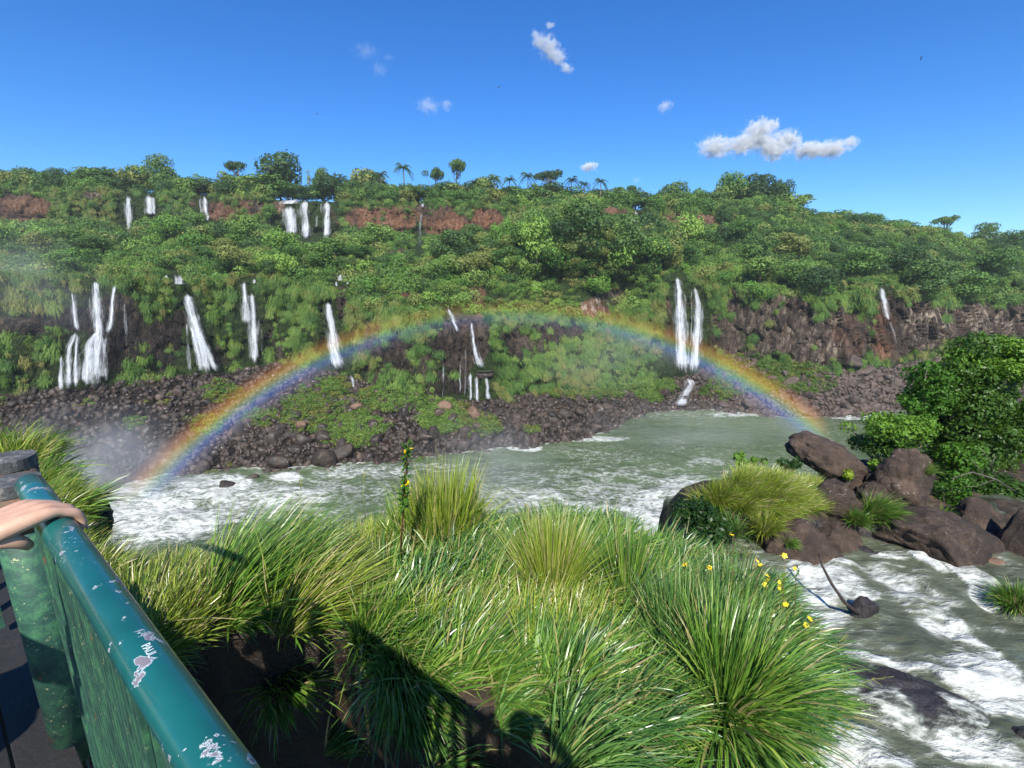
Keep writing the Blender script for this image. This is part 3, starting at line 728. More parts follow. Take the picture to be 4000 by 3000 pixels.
# ------------------------------------------------------------------ greenery on the far bank
fx = np.array([a[0] for a in FALLS]); fy = np.array([a[1] for a in FALLS]); fw = np.array([a[2] for a in FALLS])
def near_fall(dx, dy, pad=0):
    return np.array([bool(np.any((np.abs(fx - a) < fw + pad) & (np.abs(fy - b) < 7))) for a, b in zip(dx, dy)])
def pick(n, prob):
    """n random grid vertices weighted by cell area times prob; jittered"""
    ax = np.gradient(X, axis=1); ay = np.hypot(np.gradient(Y, axis=0), np.gradient(Z, axis=0))
    wgt = (np.abs(ax) * np.clip(ay, 0, 3) * prob).ravel(); wgt = np.clip(wgt, 0, None)
    idx = rng.choice(wgt.size, n, p=wgt / wgt.sum())
    return idx
def gather(idx): return X.ravel()[idx], Y.ravel()[idx], Z.ravel()[idx], DX.ravel()[idx], DY.ravel()[idx], SS.ravel()[idx]
inview = (DX > -330) & (DX < 2540)
# 1. bushes on slopes
prob = ((SS > 3.0) & (SS < 7.4)) * inview * np.clip(veg, 0, 1) ** 1.5 * np.where(SS > 6.0, 0.8, 1) * np.where(upper > .5, 0.6, 1)
idx = pick(17000, prob); x, y, z, dx, dy, s = gather(idx)
keep = ~near_fall(dx, dy) & ~near_fall(dx, dy - 9, 4) & ~near_fall(dx, dy - 18, 3); x, y, z, dx, dy, s = [a[keep] for a in (x, y, z, dx, dy, s)]
protos = [bush_proto(M['leaf_slope'], 1.6, 80, 0.17, 0.75) for _ in range(3)] + [bush_proto(M['leaf_mid'], 2.1, 60, 0.20, 0.9, 7) for _ in range(3)] + [bush_proto(M['leaf_bright'], 1.8, 70, 0.19, 0.85, 6) for _ in range(2)] + [bush_proto(M['leaf_dark'], 1.9, 64, 0.20, 0.9, 6) for _ in range(2)]
rsel = rng.random(len(x)); low = dy > 545
zone = fbm(x * .03, y * .03, 0, 2, 77)
pickn = np.where(low, np.where(rsel < .55, rng.integers(0, 3, len(x)), np.where(rsel < .72 + .3 * zone, rng.integers(6, 8, len(x)), np.where(rsel < .92, rng.integers(3, 6, len(x)), rng.integers(8, 10, len(x))))),
                 np.where(rsel < .18, rng.integers(0, 3, len(x)), np.where(rsel < .55, rng.integers(3, 6, len(x)), np.where(rsel < .70 + .4 * zone, rng.integers(6, 8, len(x)), rng.integers(8, 10, len(x))))))
sc_ = rng.uniform(0.6, 1.0, len(x)) * (1 + 0.9 * (rng.random(len(x)) > .8)) * np.where(low, 0.9, 1.2) * np.where(upper.ravel()[idx][keep] > .5, .55, 1)
scatter('shrubbery', protos, np.stack([x, y, z], -1), np.stack([rng.normal(size=len(x)) * .15, rng.normal(size=len(x)) * .15, rng.random(len(x)) * 6.28], -1), sc_, pickn,
        'unbroken mass of green shrubs over the slopes between the cliffs', 'shrubs')
# 2. hanging greenery on the cliffs
prob = (cliff > 0.4) * inview * np.clip(veg * 1.25 - 0.25, 0, 1) ** 1.3 * np.where(SS < 3.2, 1 + 1.2 * sstep(2.4, 3.0, SS), 0.8)
idx = pick(11000, prob); x, y, z, dx, dy, s = gather(idx)
keep = ~near_fall(dx, dy); x, y, z, dx, dy, s = [a[keep] for a in (x, y, z, dx, dy, s)]
protos = [hanger_proto(M['leaf_slope'], 110) for _ in range(2)] + [hanger_proto(M['leaf_mid'], 110)] + [bush_proto(M['leaf_slope'], 1.0, 60, 0.20, 0.8, 4) for _ in range(2)] + [hanger_proto(M['leaf_mid'], 140) for _ in range(2)]
rsel = rng.random(len(x))
pickn = np.where(rsel < .55, rng.integers(0, 3, len(x)), np.where(rsel < .85, rng.integers(3, 5, len(x)), rng.integers(5, 7, len(x))))
scatter('hanging_plants', protos, np.stack([x, y - 0.2, z], -1), np.stack([rng.normal(size=len(x)) * .12, rng.normal(size=len(x)) * .1, rng.normal(size=len(x)) * .5], -1), np.stack([(q_ := rng.uniform(0.35, .9, len(x))), q_, q_ * rng.uniform(1.0, 2.0, len(x))], -1), pickn,
        'curtains of grassy plants hanging down the cliff faces', 'hanging plants')
# 3. cushions of plants on the scree
prob = (talus > 0.4) * inview * np.clip(talv * 1.3 + .5 * nz - 0.25, 0, 1)
idx = pick(3600, prob); x, y, z, dx, dy, s = gather(idx)
keep = ~near_fall(dx, dy); x, y, z, dx, dy, s = [a[keep] for a in (x, y, z, dx, dy, s)]
protos = [bush_proto(M['leaf_moss'], 0.9, 70, 0.16, 0.7, 4) for _ in range(4)]
scatter('scree_plants', protos, np.stack([x, y, z + 0.3], -1), np.stack([rng.normal(size=len(x)) * .1, rng.normal(size=len(x)) * .1, rng.random(len(x)) * 6.28], -1), rng.uniform(0.5, 1.35, len(x)), rng.integers(0, 4, len(x)),
        'low yellowish green plants growing among the scree boulders', 'low plants')
# 4. forest on the plateau and on the right hand slope
prob = (((SS > 6.0) & (SS < 6.75)) * 2.4 * (DX < 1600) + ((SS > 6.0) & (SS < 7.2)) * .7 + ((DX > 1560) & (SS > 3.72) & (SS < 6.5)) * 1.3 + ((SS > 3.35) & (SS < 4.95)) * 0.85 * np.clip(.35 + 1.6 * fbm(X * .03, Y * .03, 0, 2, 19), 0, 1)) * inview
idx = pick(2600, prob); x, y, z, dx, dy, s = gather(idx)
keep = ~near_fall(dx, dy, 10)
for o_ in (12, 24, 36): keep &= ~near_fall(dx, dy - o_, 14)
x, y, z, dx, dy, s = [a[keep] for a in (x, y, z, dx, dy, s)]
protos = [TK['mid'][i][0] for i in range(3)] + [TK['dense'][i][0] for i in range(2)] + [TK['bright'][0][0]]
rsel = rng.random(len(x)); pickn = np.where(rsel < .6, rng.integers(0, 3, len(x)), np.where(rsel < .88, rng.integers(3, 5, len(x)), 5))
plate = (dx < 1560)
sc_ = np.where(plate, rng.uniform(0.85, 1.6, len(x)), rng.uniform(0.6, 1.05, len(x)))
sc_ = sc_ * (1 + .04 * (plate & (dx > 760)))
mids = (s < 5) & plate; sc_ = np.where(mids, rng.uniform(.3, .72, len(x)), sc_)
pickn = np.where(mids & (rng.random(len(x)) < .45), 5, pickn)
scatter('forest', protos, np.stack([x, y, z - np.where(mids, 3.6, 2.3) * sc_], -1), np.stack([np.zeros(len(x)), np.zeros(len(x)), rng.random(len(x)) * 6.28], -1), sc_, pickn,
        'dense subtropical forest canopy behind and beside the cliffs', 'forest')

# ------------------------------------------------------------------ trees one can tell apart
KH = {'dense': 8.6, 'mid': 7.9, 'bright': 6.2, 'umbrella': 7.9, 'sparse': 9.6, 'palm': 8.4}
KW = {'dense': 9.8, 'mid': 9.6, 'bright': 9.2, 'umbrella': 11.8, 'sparse': 7.4, 'palm': 5.0}
def ground_at(dx, t):
    i = int(np.clip(np.searchsorted(cx, dx), 1, NC - 1))
    dep = Y[:, i] * CP + (CZ - Z[:, i]) * SP
    o_ = np.argsort(dep); return float(np.interp(t, dep[o_], Z[:, i][o_]))
def skytree(kind, dx, ytop, width, label, off=10.0, group=None, var=0, t=None):
    t = t or float(np.interp(dx, cx, K6[1])) + off
    gz = ground_at(dx, t); top = P(dx, ytop, t)
    hgt_ = max(top.z - gz, 3.0); sz = hgt_ / KH[kind]; sx = width * K * t / F / KW[kind] * (1.3 if kind in ('dense', 'mid') else 1)
    if kind == 'palm': sx = max(sz * .8, min(sx, sz * 1.2))
    return place_tree(kind, (top.x, top.y, gz), (sx, sx, sz), label, group, var=var)
TREES = [
 ('umbrella', 985, 345, 58, 'gnarled flat topped tree rising highest above the central skyline', 0),
 ('umbrella', 1191, 363, 82, 'broad dark parasol shaped tree on the skyline between two palms', 1),
 ('umbrella', 940, 360, 62, 'spreading dark tree left of the highest gnarled tree', 1),
 ('dense', 596, 325, 92, 'tallest bulky round topped tree above the big high waterfall', 0),
 ('mid', 568, 372, 120, 'wide leafy tree under the tallest bulky tree', 1),
 ('umbrella', 512, 346, 62, 'small spreading tree left of the tallest bulky tree', 0),
 ('dense', 340, 338, 62, 'dark rounded tree above the short broad high waterfall', 1),
 ('mid', 290, 350, 80, 'mid green tree left of the dark rounded skyline tree', 2),
 ('mid', 205, 355, 76, 'light leafy tree on the left plateau above bare pale rock', 0),
 ('mid', 62, 364, 60, 'feathery low tree at the far left of the plateau', 1),
 ('sparse', 157, 368, 40, 'thin tree with bare trunks on the left cliff top', 0),
 ('sparse', 430, 372, 40, 'pale sparse tree between the two left skyline groups', 1),
 ('dense', 692, 360, 36, 'narrow dark tree right of the big high waterfall', 0),
 ('sparse', 668, 365, 26, 'little airy tree silhouetted just left of the narrow dark tree', 1),
 ('sparse', 722, 368, 44, 'open branched tree right of the narrow dark tree', 0),
 ('mid', 790, 358, 78, 'wide grey green tree left of the lone tall palm', 2),
 ('mid', 1052, 372, 60, 'leafy tree right of the highest gnarled tree', 0),
 ('dense', 1185, 396, 95, 'deep green mound of a tree beneath the parasol tree', 1),
 ('mid', 1110, 402, 60, 'rounded green tree between the parasol tree and the gnarled tree', 2),
 ('umbrella', 1335, 402, 36, 'small dark flat tree right of the lone skyline palm', 0),
 ('umbrella', 1369, 398, 34, 'second small dark flat tree right of the lone palm', 1),
 ('dense', 1455, 392, 66, 'dense tree with two humps above the twin slim waterfalls', 0),
 ('mid', 1515, 402, 44, 'green tree filling the gap left of the tall right wood', 1),
 ('mid', 1588, 364, 70, 'tallest ivy wrapped tree at the left end of the right wood', 2),
 ('dense', 1648, 376, 78, 'dark dense tree next to the tallest ivy wrapped tree', 1),
 ('dense', 1695, 384, 50, 'dark tree whose right edge drops steeply on the right skyline', 0),
 ('umbrella', 1738, 418, 40, 'wind bent flat tree standing out on the falling right skyline', 0),
 ('mid', 1800, 452, 80, 'broad green tree on the falling right skyline', 0),
 ('mid', 1880, 456, 70, 'rounded tree with a pale slanting trunk on the right skyline', 1),
 ('mid', 1950, 470, 70, 'lower green tree right of the pale slanting trunk', 2),
 ('umbrella', 2050, 463, 66, 'dark layered tree standing alone high on the far right skyline', 1),
 ('dense', 2140, 482, 50, 'small dark tree near the right end of the skyline', 1),
 ('mid', 2200, 492, 60, 'tree at the very right end of the skyline', 0),
 ('palm', 870, 349, 24, 'lone tall palm standing clear of the central skyline', 0),
 ('palm', 1298, 381, 24, 'isolated palm on the skyline right of the parasol tree', 0),
 ('palm', 1140, 368, 24, 'palm just left of the broad parasol tree', 0),
 ('palm', 1101, 377, 18, 'small palm left of the palm beside the parasol tree', 0),
 ('palm', 1068, 374, 20, 'palm right of the gnarled flat topped tree', 0),
 ('palm', 1024, 384, 22, 'palm in front of leafy trees below the gnarled tree', 0),
 ('palm', 1236, 378, 26, 'shaggy palm at the right edge of the parasol tree', 0),
 ('palm', 1262, 388, 24, 'half hidden palm right of the shaggy palm', 0),
 ('palm', 822, 366, 20, 'thin palm left of the lone tall palm', 0),
 ('palm', 578, 348, 24, 'palm in front of the tallest bulky tree', 0),
]
for k, dx, yt, wd, lab, var in TREES: skytree(k, dx, yt, wd, lab, var=var, off=(6 if k == 'palm' else 11))
def slopetree(kind, dx, ybase, width, height, label, group=None, var=0):
    t = wall_t(dx, ybase) - 1.0; p = P(dx, ybase, t)
    sx = width * K * t / F / KW[kind]; sz = height * K * t / F / KH[kind]
    return place_tree(kind, p, (sx, sx, sz), label, group, var=var)
SLOPE = [
 ('dense', 1262, 545, 130, 105, 'large dark leafed tree on the central knoll', 0),
 ('dense', 1345, 575, 120, 100, 'dark leafed tree at the right foot of the central knoll', 1),
 ('mid', 1230, 500, 90, 72, 'tree crowning the central knoll', 0),
 ('bright', 1160, 575, 110, 95, 'brightest yellow green tree on the central knoll', 0),
 ('bright', 1088, 545, 62, 66, 'bright narrow tree at the left shoulder of the knoll', 1),
 ('bright', 1205, 585, 100, 70, 'light green tree in front of the dark knoll trees', 1),
 ('dense', 965, 572, 92, 70, 'dark round tree below the red cliff right of the mossy fall', 1),
 ('mid', 1035, 590, 70, 50, 'low tree between the red cliff and the bright knoll', 1),
 ('bright', 370, 520, 80, 52, 'domed bright tree below the short broad high waterfall', 0),
 ('bright', 435, 552, 86, 50, 'yellowish tree right of the domed bright tree', 1),
 ('mid', 432, 492, 50, 36, 'round tree at the foot of the sheer high waterfall', 0),
 ('dense', 478, 540, 52, 62, 'dark bushy tree beside a small brown rock face', 0),
 ('mid', 540, 530, 84, 70, 'leafy tree left of the big high waterfall', 2),
 ('bright', 612, 555, 78, 58, 'smooth rounded tree at the foot of the big high waterfall', 1),
 ('mid', 585, 480, 44, 40, 'small golden tinged tree touching the big high waterfall', 1),
 ('dense', 490, 590, 54, 40, 'dark tree in a hollow above the slanting waterfall', 1),
 ('mid', 800, 540, 60, 40, 'low tree under the left part of the red cliff', 2),
 ('mid', 1480, 560, 80, 46, 'pale leafed tree under the high right cliff', 0),
 ('bright', 1420, 560, 60, 40, 'bright bush like tree below the distant slim waterfall', 0),
 ('mid', 1600, 530, 84, 60, 'airy grey green tree in the right wood', 1),
 ('mid', 1700, 560, 90, 60, 'rounded tree in the middle of the right wood', 0),
 ('dense', 1770, 645, 105, 70, 'dark bluish tree overhanging the right cliff edge', 0),
 ('mid', 1640, 610, 100, 60, 'wide tree above the top of the columnar cliff', 2),
 ('mid', 1720, 620, 90, 60, 'tree behind the dark bluish overhanging tree', 1),
 ('dense', 1990, 645, 120, 80, 'dark tree overhanging the cliff right of the small waterfall', 1),
 ('mid', 2080, 650, 100, 70, 'tree with drooping sprays above the far right cliff', 0),
 ('dense', 1960, 600, 90, 70, 'shadowy tree behind the overhanging tree on the right', 0),
 ('mid', 2150, 610, 110, 80, 'olive tree near the right frame edge of the wood', 2),
 ('mid', 1850, 600, 100, 70, 'tree above the small waterfall on the right cliff', 0),
 ('bright', 1290, 640, 80, 40, 'bright shrub like tree on the slope under the knoll', 0),
]
for k, dx, yb_, wd, hh, lab, var in SLOPE: slopetree(k, dx, yb_, wd, hh, lab, var=var)

yS = C([(0, 374), (60, 368), (130, 380), (200, 362), (290, 356), (340, 346), (400, 374), (480, 366), (560, 372), (640, 380), (700, 374), (760, 370), (800, 362), (850, 380), (900, 384), (950, 374), (1000, 378), (1050, 378), (1100, 386), (1150, 392), (1200, 392), (1260, 396), (1330, 405), (1400, 402), (1460, 396), (1540, 402), (1590, 376), (1700, 390), (1750, 444), (1850, 466), (1950, 480), (2050, 482), (2150, 494), (2230, 500)])
q_ = -40
while q_ < 2250:
    zone_ = ('left', 'central', 'right')[0 if q_ < 740 else 1 if q_ < 1560 else 2]
    skytree('mid' if rng.random() < .6 else 'dense', q_, float(yS(q_)) + rng.uniform(0, 28), rng.uniform(62, 88), {'left': 'leafy tree in the forest edge above the left high waterfalls', 'central': 'leafy tree in the forest edge above the red central cliff', 'right': 'leafy tree along the crest of the right wood'}[zone_],
            off=rng.uniform(9, 16), group={'left': 'trees of the left forest edge', 'central': 'trees of the central forest edge', 'right': 'trees of the right crest'}[zone_], var=int(rng.integers(0, 3)))
    q_ += rng.uniform(26, 44)
for k_ in range(75):
    a_ = rng.uniform(-20, 1500); b_ = rng.uniform(528, 605)
    if near_fall([a_, a_, a_], [b_ - 12, b_ - 30, b_], 22).any(): continue
    kd = ('mid', 'bright', 'dense', 'mid')[int(rng.integers(0, 4))]; w_ = rng.uniform(45, 95)
    slopetree(kd, a_, b_, w_, w_ * rng.uniform(.5, .75), 'rounded leafy tree rising from the green slope between the two cliff tiers', 'rounded trees on the slope', var=int(rng.integers(0, 3)))

# ------------------------------------------------------------------ rocks
def rock_mesh(name, m, sub=3, seed=0, dims=(1, 1, 1), cuts=9, rough=0.18, smooth=True, fine=0.03):
    bm = bmesh.new(); bmesh.ops.create_icosphere(bm, subdivisions=sub, radius=1.0)
    v = np.array([a.co[:] for a in bm.verts]); f = np.array([[b.index for b in a.verts] for a in bm.faces]); bm.free()
    r2 = np.random.default_rng(seed)
    for _ in range(cuts):
        d = r2.normal(size=3); d /= np.linalg.norm(d); k = r2.uniform(0.55, 0.88)
        q = v @ d; over = np.clip(q - k, 0, None); v = v - d * (over * 0.92)[:, None]
    n = fbm(v[:, 0] * 1.3 + seed, v[:, 1] * 1.3, v[:, 2] * 1.3, 3, seed)
    n2 = fbm(v[:, 0] * 5 + seed, v[:, 1] * 5, v[:, 2] * 5, 4, seed + 3, .6)
    n3 = np.abs(fbm(v[:, 0] * 2.1 + seed, v[:, 1] * 2.1, v[:, 2] * 2.6, 3, seed + 7))
    v = v * (1 + rough * n + fine * n2 + (.30 * np.minimum(n3, .25) - .05 if sub > 4 else 0))[:, None] * np.array(dims)
    return mesh_np(name, v, f, m, smooth)
RK = [rock_mesh('rock', M['scree'], 2, s, (1, r_, 0.75), 10, 0.25, smooth=False) for s, r_ in ((1, .8), (2, 1.1), (3, .7), (4, .9), (5, 1.2), (6, .75))]
RD = [rock_mesh('rock', M['scree_dry'], 2, s + 20, (1, r_, 0.75), 10, 0.25, smooth=False) for s, r_ in ((1, .8), (2, 1.1), (3, .7), (4, .9))]
prob = ((SS > 0.93) & (SS < 2.0)) * inview * (1.0 - 0.55 * talv)
idx = pick(14000, prob); x, y, z, dx, dy, s = gather(idx)
scl = 0.38 + 0.75 * rng.random(len(x)) ** 2.2
dry = (dx > 1560) & (rng.random(len(x)) < .85) | (rng.random(len(x)) < .10)
pickn = np.where(dry, rng.integers(6, 10, len(x)), rng.integers(0, 6, len(x)))
scatter('scree', RK + RD, np.stack([x, y - .2, z + 0.1 * scl], -1), rng.random((len(x), 3)) * 6.28, scl, pickn,
        'steep jumble of dark wet boulders below the gorge wall', 'scree')
# the larger boulders of the scree, each one its own
_lr = link('rock_ledge', rock_mesh('rock_ledge', M['scree'], 4, 66, (3.6, 2.4, 1.35), 8, .2), None, led); tag(_lr, 'dark rock ledge holding the small grey plunge pool', 'rock')
RKB = [rock_mesh('large_rock', M['scree'], 3, s + 50, (1, r_, 0.8), 11, 0.25, smooth=True) for s, r_ in ((1, .8), (2, 1.1), (3, .7), (4, .9))]
RDB = [rock_mesh('large_rock', M['scree_dry'], 3, s + 70, (1, r_, 0.8), 11, 0.25, smooth=True) for s, r_ in ((1, .8), (2, 1.1), (3, .7))]
RRB = [rock_mesh('large_rock', M['boulder_red'], 3, s + 90, (1, .8, 0.8), 11, 0.25, smooth=True) for s in (1, 2)]
prob = ((SS > 1.0) & (SS < 1.8)) * (DX > 150) & (DX < 1950) if False else (((SS > 0.98) & (SS < 1.8)) * (DX > 150) * (DX < 1950) * (1.0 - .7 * talv))
idx = pick(150, prob); x, y, z, dx, dy, s = gather(idx)
for i in range(len(x)):
    if dx[i] > 1560: mm, lab, gr = RDB[i % 3], 'dry brown boulder in the scree under the right columnar cliff', 'dry boulders under the right cliff'
    elif dx[i] > 1080: mm, lab, gr = RKB[i % 4], 'dark boulder on the bank left of the twin waterfall foot', 'dark boulders on the middle right bank'
    elif dx[i] > 620: mm, lab, gr = RKB[i % 4], 'wet black boulder on the bank below the central threads of water', 'wet boulders on the central bank'
    else: mm, lab, gr = RKB[i % 4], 'wet black boulder in the scree below the left waterfalls', 'wet boulders below the left falls'
    o = link('boulder', mm, None, (x[i], y[i] - .3, z[i] + .2), tuple(rng.random(3) * [0.6, 0.6, 6.28]), tuple(rng.uniform(1.2, 2.3) * rng.uniform(.8, 1.2, 3)))
    tag(o, lab, 'boulder', gr)
for (a, b, s_, lab) in [(958, 880, 2.6, 'orange brown square boulder left below the grey pool threads'), (1020, 893, 2.9, 'orange brown boulder right below the grey pool threads'), (650, 920, 1.9, 'small rusty boulder on the central bank among green tufts'),
                        (770, 880, 1.6, 'rusty slab in the scree left of the orange brown boulders')]:
    t_ = wall_t(a, b); o = link('boulder', RRB[0 if s_ > 2 else 1], None, P(a, b, t_ - .8), (0.1, .1, a), (s_, s_ * .8, s_ * .85)); tag(o, lab, 'boulder')
for (a, b, s_, lab) in [(700, 990, 3.6, 'very large black boulder at the water edge under the rainbow side'), (745, 975, 3.0, 'large black boulder right of the biggest waterside boulder'), (600, 1000, 2.8, 'black waterside boulder left of the biggest one'), (1435, 850, 2.8, 'tilted dark slab left of the white cascade'), (1560, 875, 2.6, 'rounded brown boulder right of the white cascade'), (1610, 872, 2.4, 'brown boulder where the rainbow meets the bank'), (1735, 885, 2.5, 'large dry boulder at the water edge below the right scree'), (1840, 780, 3.6, 'big tilted boulder under the red pillar of the right cliff'), (1870, 800, 3.0, 'big boulder at the top of the right scree')]:
    t_ = wall_t(a, b); o = link('boulder', (RKB if a < 1500 else RDB)[int(a) % 3], None, P(a, b, t_ - .8), (0.1, .1, a), (s_ * 1.1, s_ * .8, s_ * .8)); tag(o, lab, 'boulder')

# ------------------------------------------------------------------ the river
rowsd = np.concatenate([np.linspace(830, 1000, 130), np.linspace(1001, 1330, 210), np.linspace(1340, 2600, 30)])
colsd = np.linspace(-900, 3100, 620)
A, B = np.meshgrid(colsd, rowsd)
yv = (B * K - 1500) / F; tt = CZ / (yv * CP + SP)
RX = (A * K - 2000) / F * tt; RY = (CP - yv * SP) * tt
FO = [(300, 1085, 100, 55, .8), (350, 1120, 150, 55, .95), (460, 1045, 110, 26, .8), (440, 1080, 120, 40, .75), (620, 1030, 40, 12, .9), (620, 1075, 110, 28, .75), (560, 1105, 200, 30, .6), (240, 1150, 90, 60, .7),
      (1140, 1075, 110, 32, .6), (1240, 1110, 120, 36, .8), (1330, 1060, 110, 24, .62), (1400, 1090, 80, 40, .85), (1440, 1050, 60, 22, .7), (1400, 1150, 110, 40, .97), (1300, 1060, 60, 18, .6), (1490, 1050, 80, 30, .75), (1520, 1000, 50, 14, .5), (1130, 968, 45, 8, 1.0), (1120, 955, 14, 8, 1.0), (1290, 948, 70, 7, .9), (1470, 880, 20, 5, .9), (940, 1010, 120, 12, .45), (800, 1020, 150, 20, .5), (1600, 895, 80, 6, .6), (1850, 900, 60, 8, .7), (1740, 960, 60, 10, .45)]
shore = np.exp(-((B - np.interp(A, cx, K1[0])) / 3.0) ** 2)
foam = np.maximum(blobs(A, B, FO), 0.62 * shore)
foam = np.maximum(foam + .08, 0.12 + 0.26 * fbm(RX * .03, RY * .05, 0, 3, 61) + 0.26 * sstep(985, 1050, B))
RZ = 0.6 * fbm(RX * .16, RY * .22, 0, 3, 62) * (0.4 + foam) + 0.10 * fbm(RX * .7, RY * .9, 0, 2, 63)
me = mesh_np('river', np.stack([RX, RY, RZ], -1), grid_faces(*A.shape)[:, ::-1], M['river'], True, {'foam': foam})
o = link('river', me); tag(o, 'green brown river with white rapids at the bottom of the gorge', 'river', kind='structure')
for (a, b, sx, lab) in [(487, 1048, 20, 'larger of the two dark rocks standing in the left rapids'), (545, 1032, 15, 'smaller of the two dark rocks standing in the left rapids')]:
    p = PZ(a, b, 0.0); r_ = sx * K * (p.y) / F
    o = link('river_rock', RKB[int(a) % 3], None, p, (0, 0, .4), (r_, r_ * .8, r_ * .75)); tag(o, lab, 'rock')

# ------------------------------------------------------------------ near ground: grassy ledge, gully, stream bed, right bank
yf = C([(-9, 4.1), (-4.5, 4.1), (-3, 4.2), (-1.8, 4.7), (-.8, 5.15), (0, 5.2), (1, 5.0), (2, 4.9), (3, 4.85), (4, 4.2)])
ym = C([(-9, 0.8), (-4, 1.8), (-2.9, 2.6), (-2.4, 3.35), (-1.6, 3.45), (-1.2, 3.2), (-.9, 2.95), (-.3, 2.6), (.2, 2.4), (.6, 2.3), (1.2, 2.45), (1.6, 2.7), (2.1, 2.95), (4, 3.4)])
xr = C([(1.5, 1.5), (3, 2.1), (4.2, 2.9), (5.2, 3.2)])
xb = C([(5.0, 10.5), (5.6, 9.6), (6.2, 8.4), (7.0, 8.9), (7.8, 9.0), (8.6, 8.2), (8.95, 7.4), (9.3, 6.0), (9.6, 3.6), (20, 3.6)])
def near_h(x, y):
    x = np.asarray(x, float); y = np.asarray(y, float)
    e = 0.12 * fbm(x * 1.4, y * 1.4, 0, 3, 90)
    m1 = (1 - sstep(yf(x) - .15, yf(x) + .45, y + e)) * sstep(ym(x) - .30, ym(x) + .05, y + e) * (1 - sstep(xr(y) - .1, xr(y) + .55, x + e))
    zm = -2.86 - 0.06 * (y - 3) - 0.30 * np.clip(x - 0.9, 0, 9) + 0.13 * fbm(x * .9, y * .9, 0, 3, 91) + 0.16 * np.exp(-((x + .6) ** 2 + (y - 4.6) ** 2) / .5)
    rb = -5.9 - (y - 5.6) * .97
    m3 = (1 - sstep(-0.1, .6, x - rb + e)) * (1 - sstep(7.4, 8.3, y)) * sstep(3.6, 4.2, y)
    far = np.where(x < 3.4 + 0.2 * np.sin(y * 3), 1.0, 0.0)
    far = sstep(-.3, .3, (3.5 + .15 * np.sin(y * 3)) - x) * sstep(4.9, 5.3, y)
    bank = sstep(-.15, .55, x - xb(y) + e)
    bk = -5.95 + 0.5 * sstep(1, 3.5, x - xb(y)) + .35 * fbm(x * .7, y * .7, 0, 3, 94)
    isl = np.exp(-(((x - 5.0) / 1.7) ** 2 + ((y - 10.2) / .95) ** 2) ** 2)
    bk = bk + 1.15 * isl - .15 * np.clip(y - 11, 0, 9)
    low = -6.15 + 0.12 * fbm(x * 2, y * 2, 0, 3, 95)
    low = low * (1 - bank) + bk * bank
    outer = sstep(0, 1.2, y - np.interp(x, [3, 8, 10.5, 20], [11.2, 11.6, 15.0, 16.5]))
    outer = np.maximum(outer, far)
    outer = np.maximum(outer, sstep(-3.0, -6.5, x) * sstep(2.2, 3.4, y) * 0)
    left_far = sstep(4.4, 5.0, y) * (x < 3.3)
    low = low * (1 - outer) + (-41.0) * outer
    h = low + (zm - low) * m1
    h = h + (-2.8 - 0.05 * (y - 6) + .1 * fbm(x, y, 0, 2, 97) - h) * m3
    return h
xs = np.concatenate([np.linspace(-16, -6, 60), np.linspace(-5.95, 4, 250), np.linspace(4.05, 13, 150), np.linspace(13.1, 22, 25)])
ys = np.concatenate([np.linspace(-8, 1.5, 40), np.linspace(1.53, 6.0, 150), np.linspace(6.05, 13, 150), np.linspace(13.1, 20, 60)])
GX, GY = np.meshgrid(xs, ys); GZ = near_h(GX, GY)
GZ = GZ + 0.03 * fbm(GX * 6, GY * 6, 0, 3, 98)
m, nt, out = mat('near ground'); T = NT(nt); p = pos(T); geo = T.n('NewGeometry'); sx = T.n('SeparateXYZ'); T.l(geo.outputs['True Normal'], sx.inputs[0])
soil = T.ramp(T.noise(p, 4, 6, .65), [(0.3, (0.012, 0.008, 0.005)), (0.5, (0.04, 0.026, 0.015)), (0.7, (0.10, 0.07, 0.04))])
rk = T.ramp(T.noise(T.mapping(p, (1, 1, .4)), 3, 6, .65), [(0.3, (0.003, 0.003, 0.002)), (0.5, (0.012, 0.008, 0.005)), (0.72, (0.05, 0.028, 0.016))])
cc = T.mix(T.step(sx.outputs[2], .5, .8), rk, soil)
b = T.n('BsdfPrincipled'); T.l(cc, b.inputs['Base Color']); T.l(T.math('ADD', .25, T.math('MULTIPLY', T.step(sx.outputs[2], .5, .8), .6)), b.inputs['Roughness'])
T.l(T.bump(T.noise(p, 7, 7, .7), .9, .06), b.inputs['Normal']); T.l(b.outputs[0], out.inputs[0]); M['ground'] = m
me = mesh_np('near_bank', np.stack([GX, GY, GZ + CZ], -1), grid_faces(*GX.shape), M['ground'], True)
o = link('near_ground', me); tag(o, 'soil and dark rock of the near grassy bank', 'ground', kind='structure')

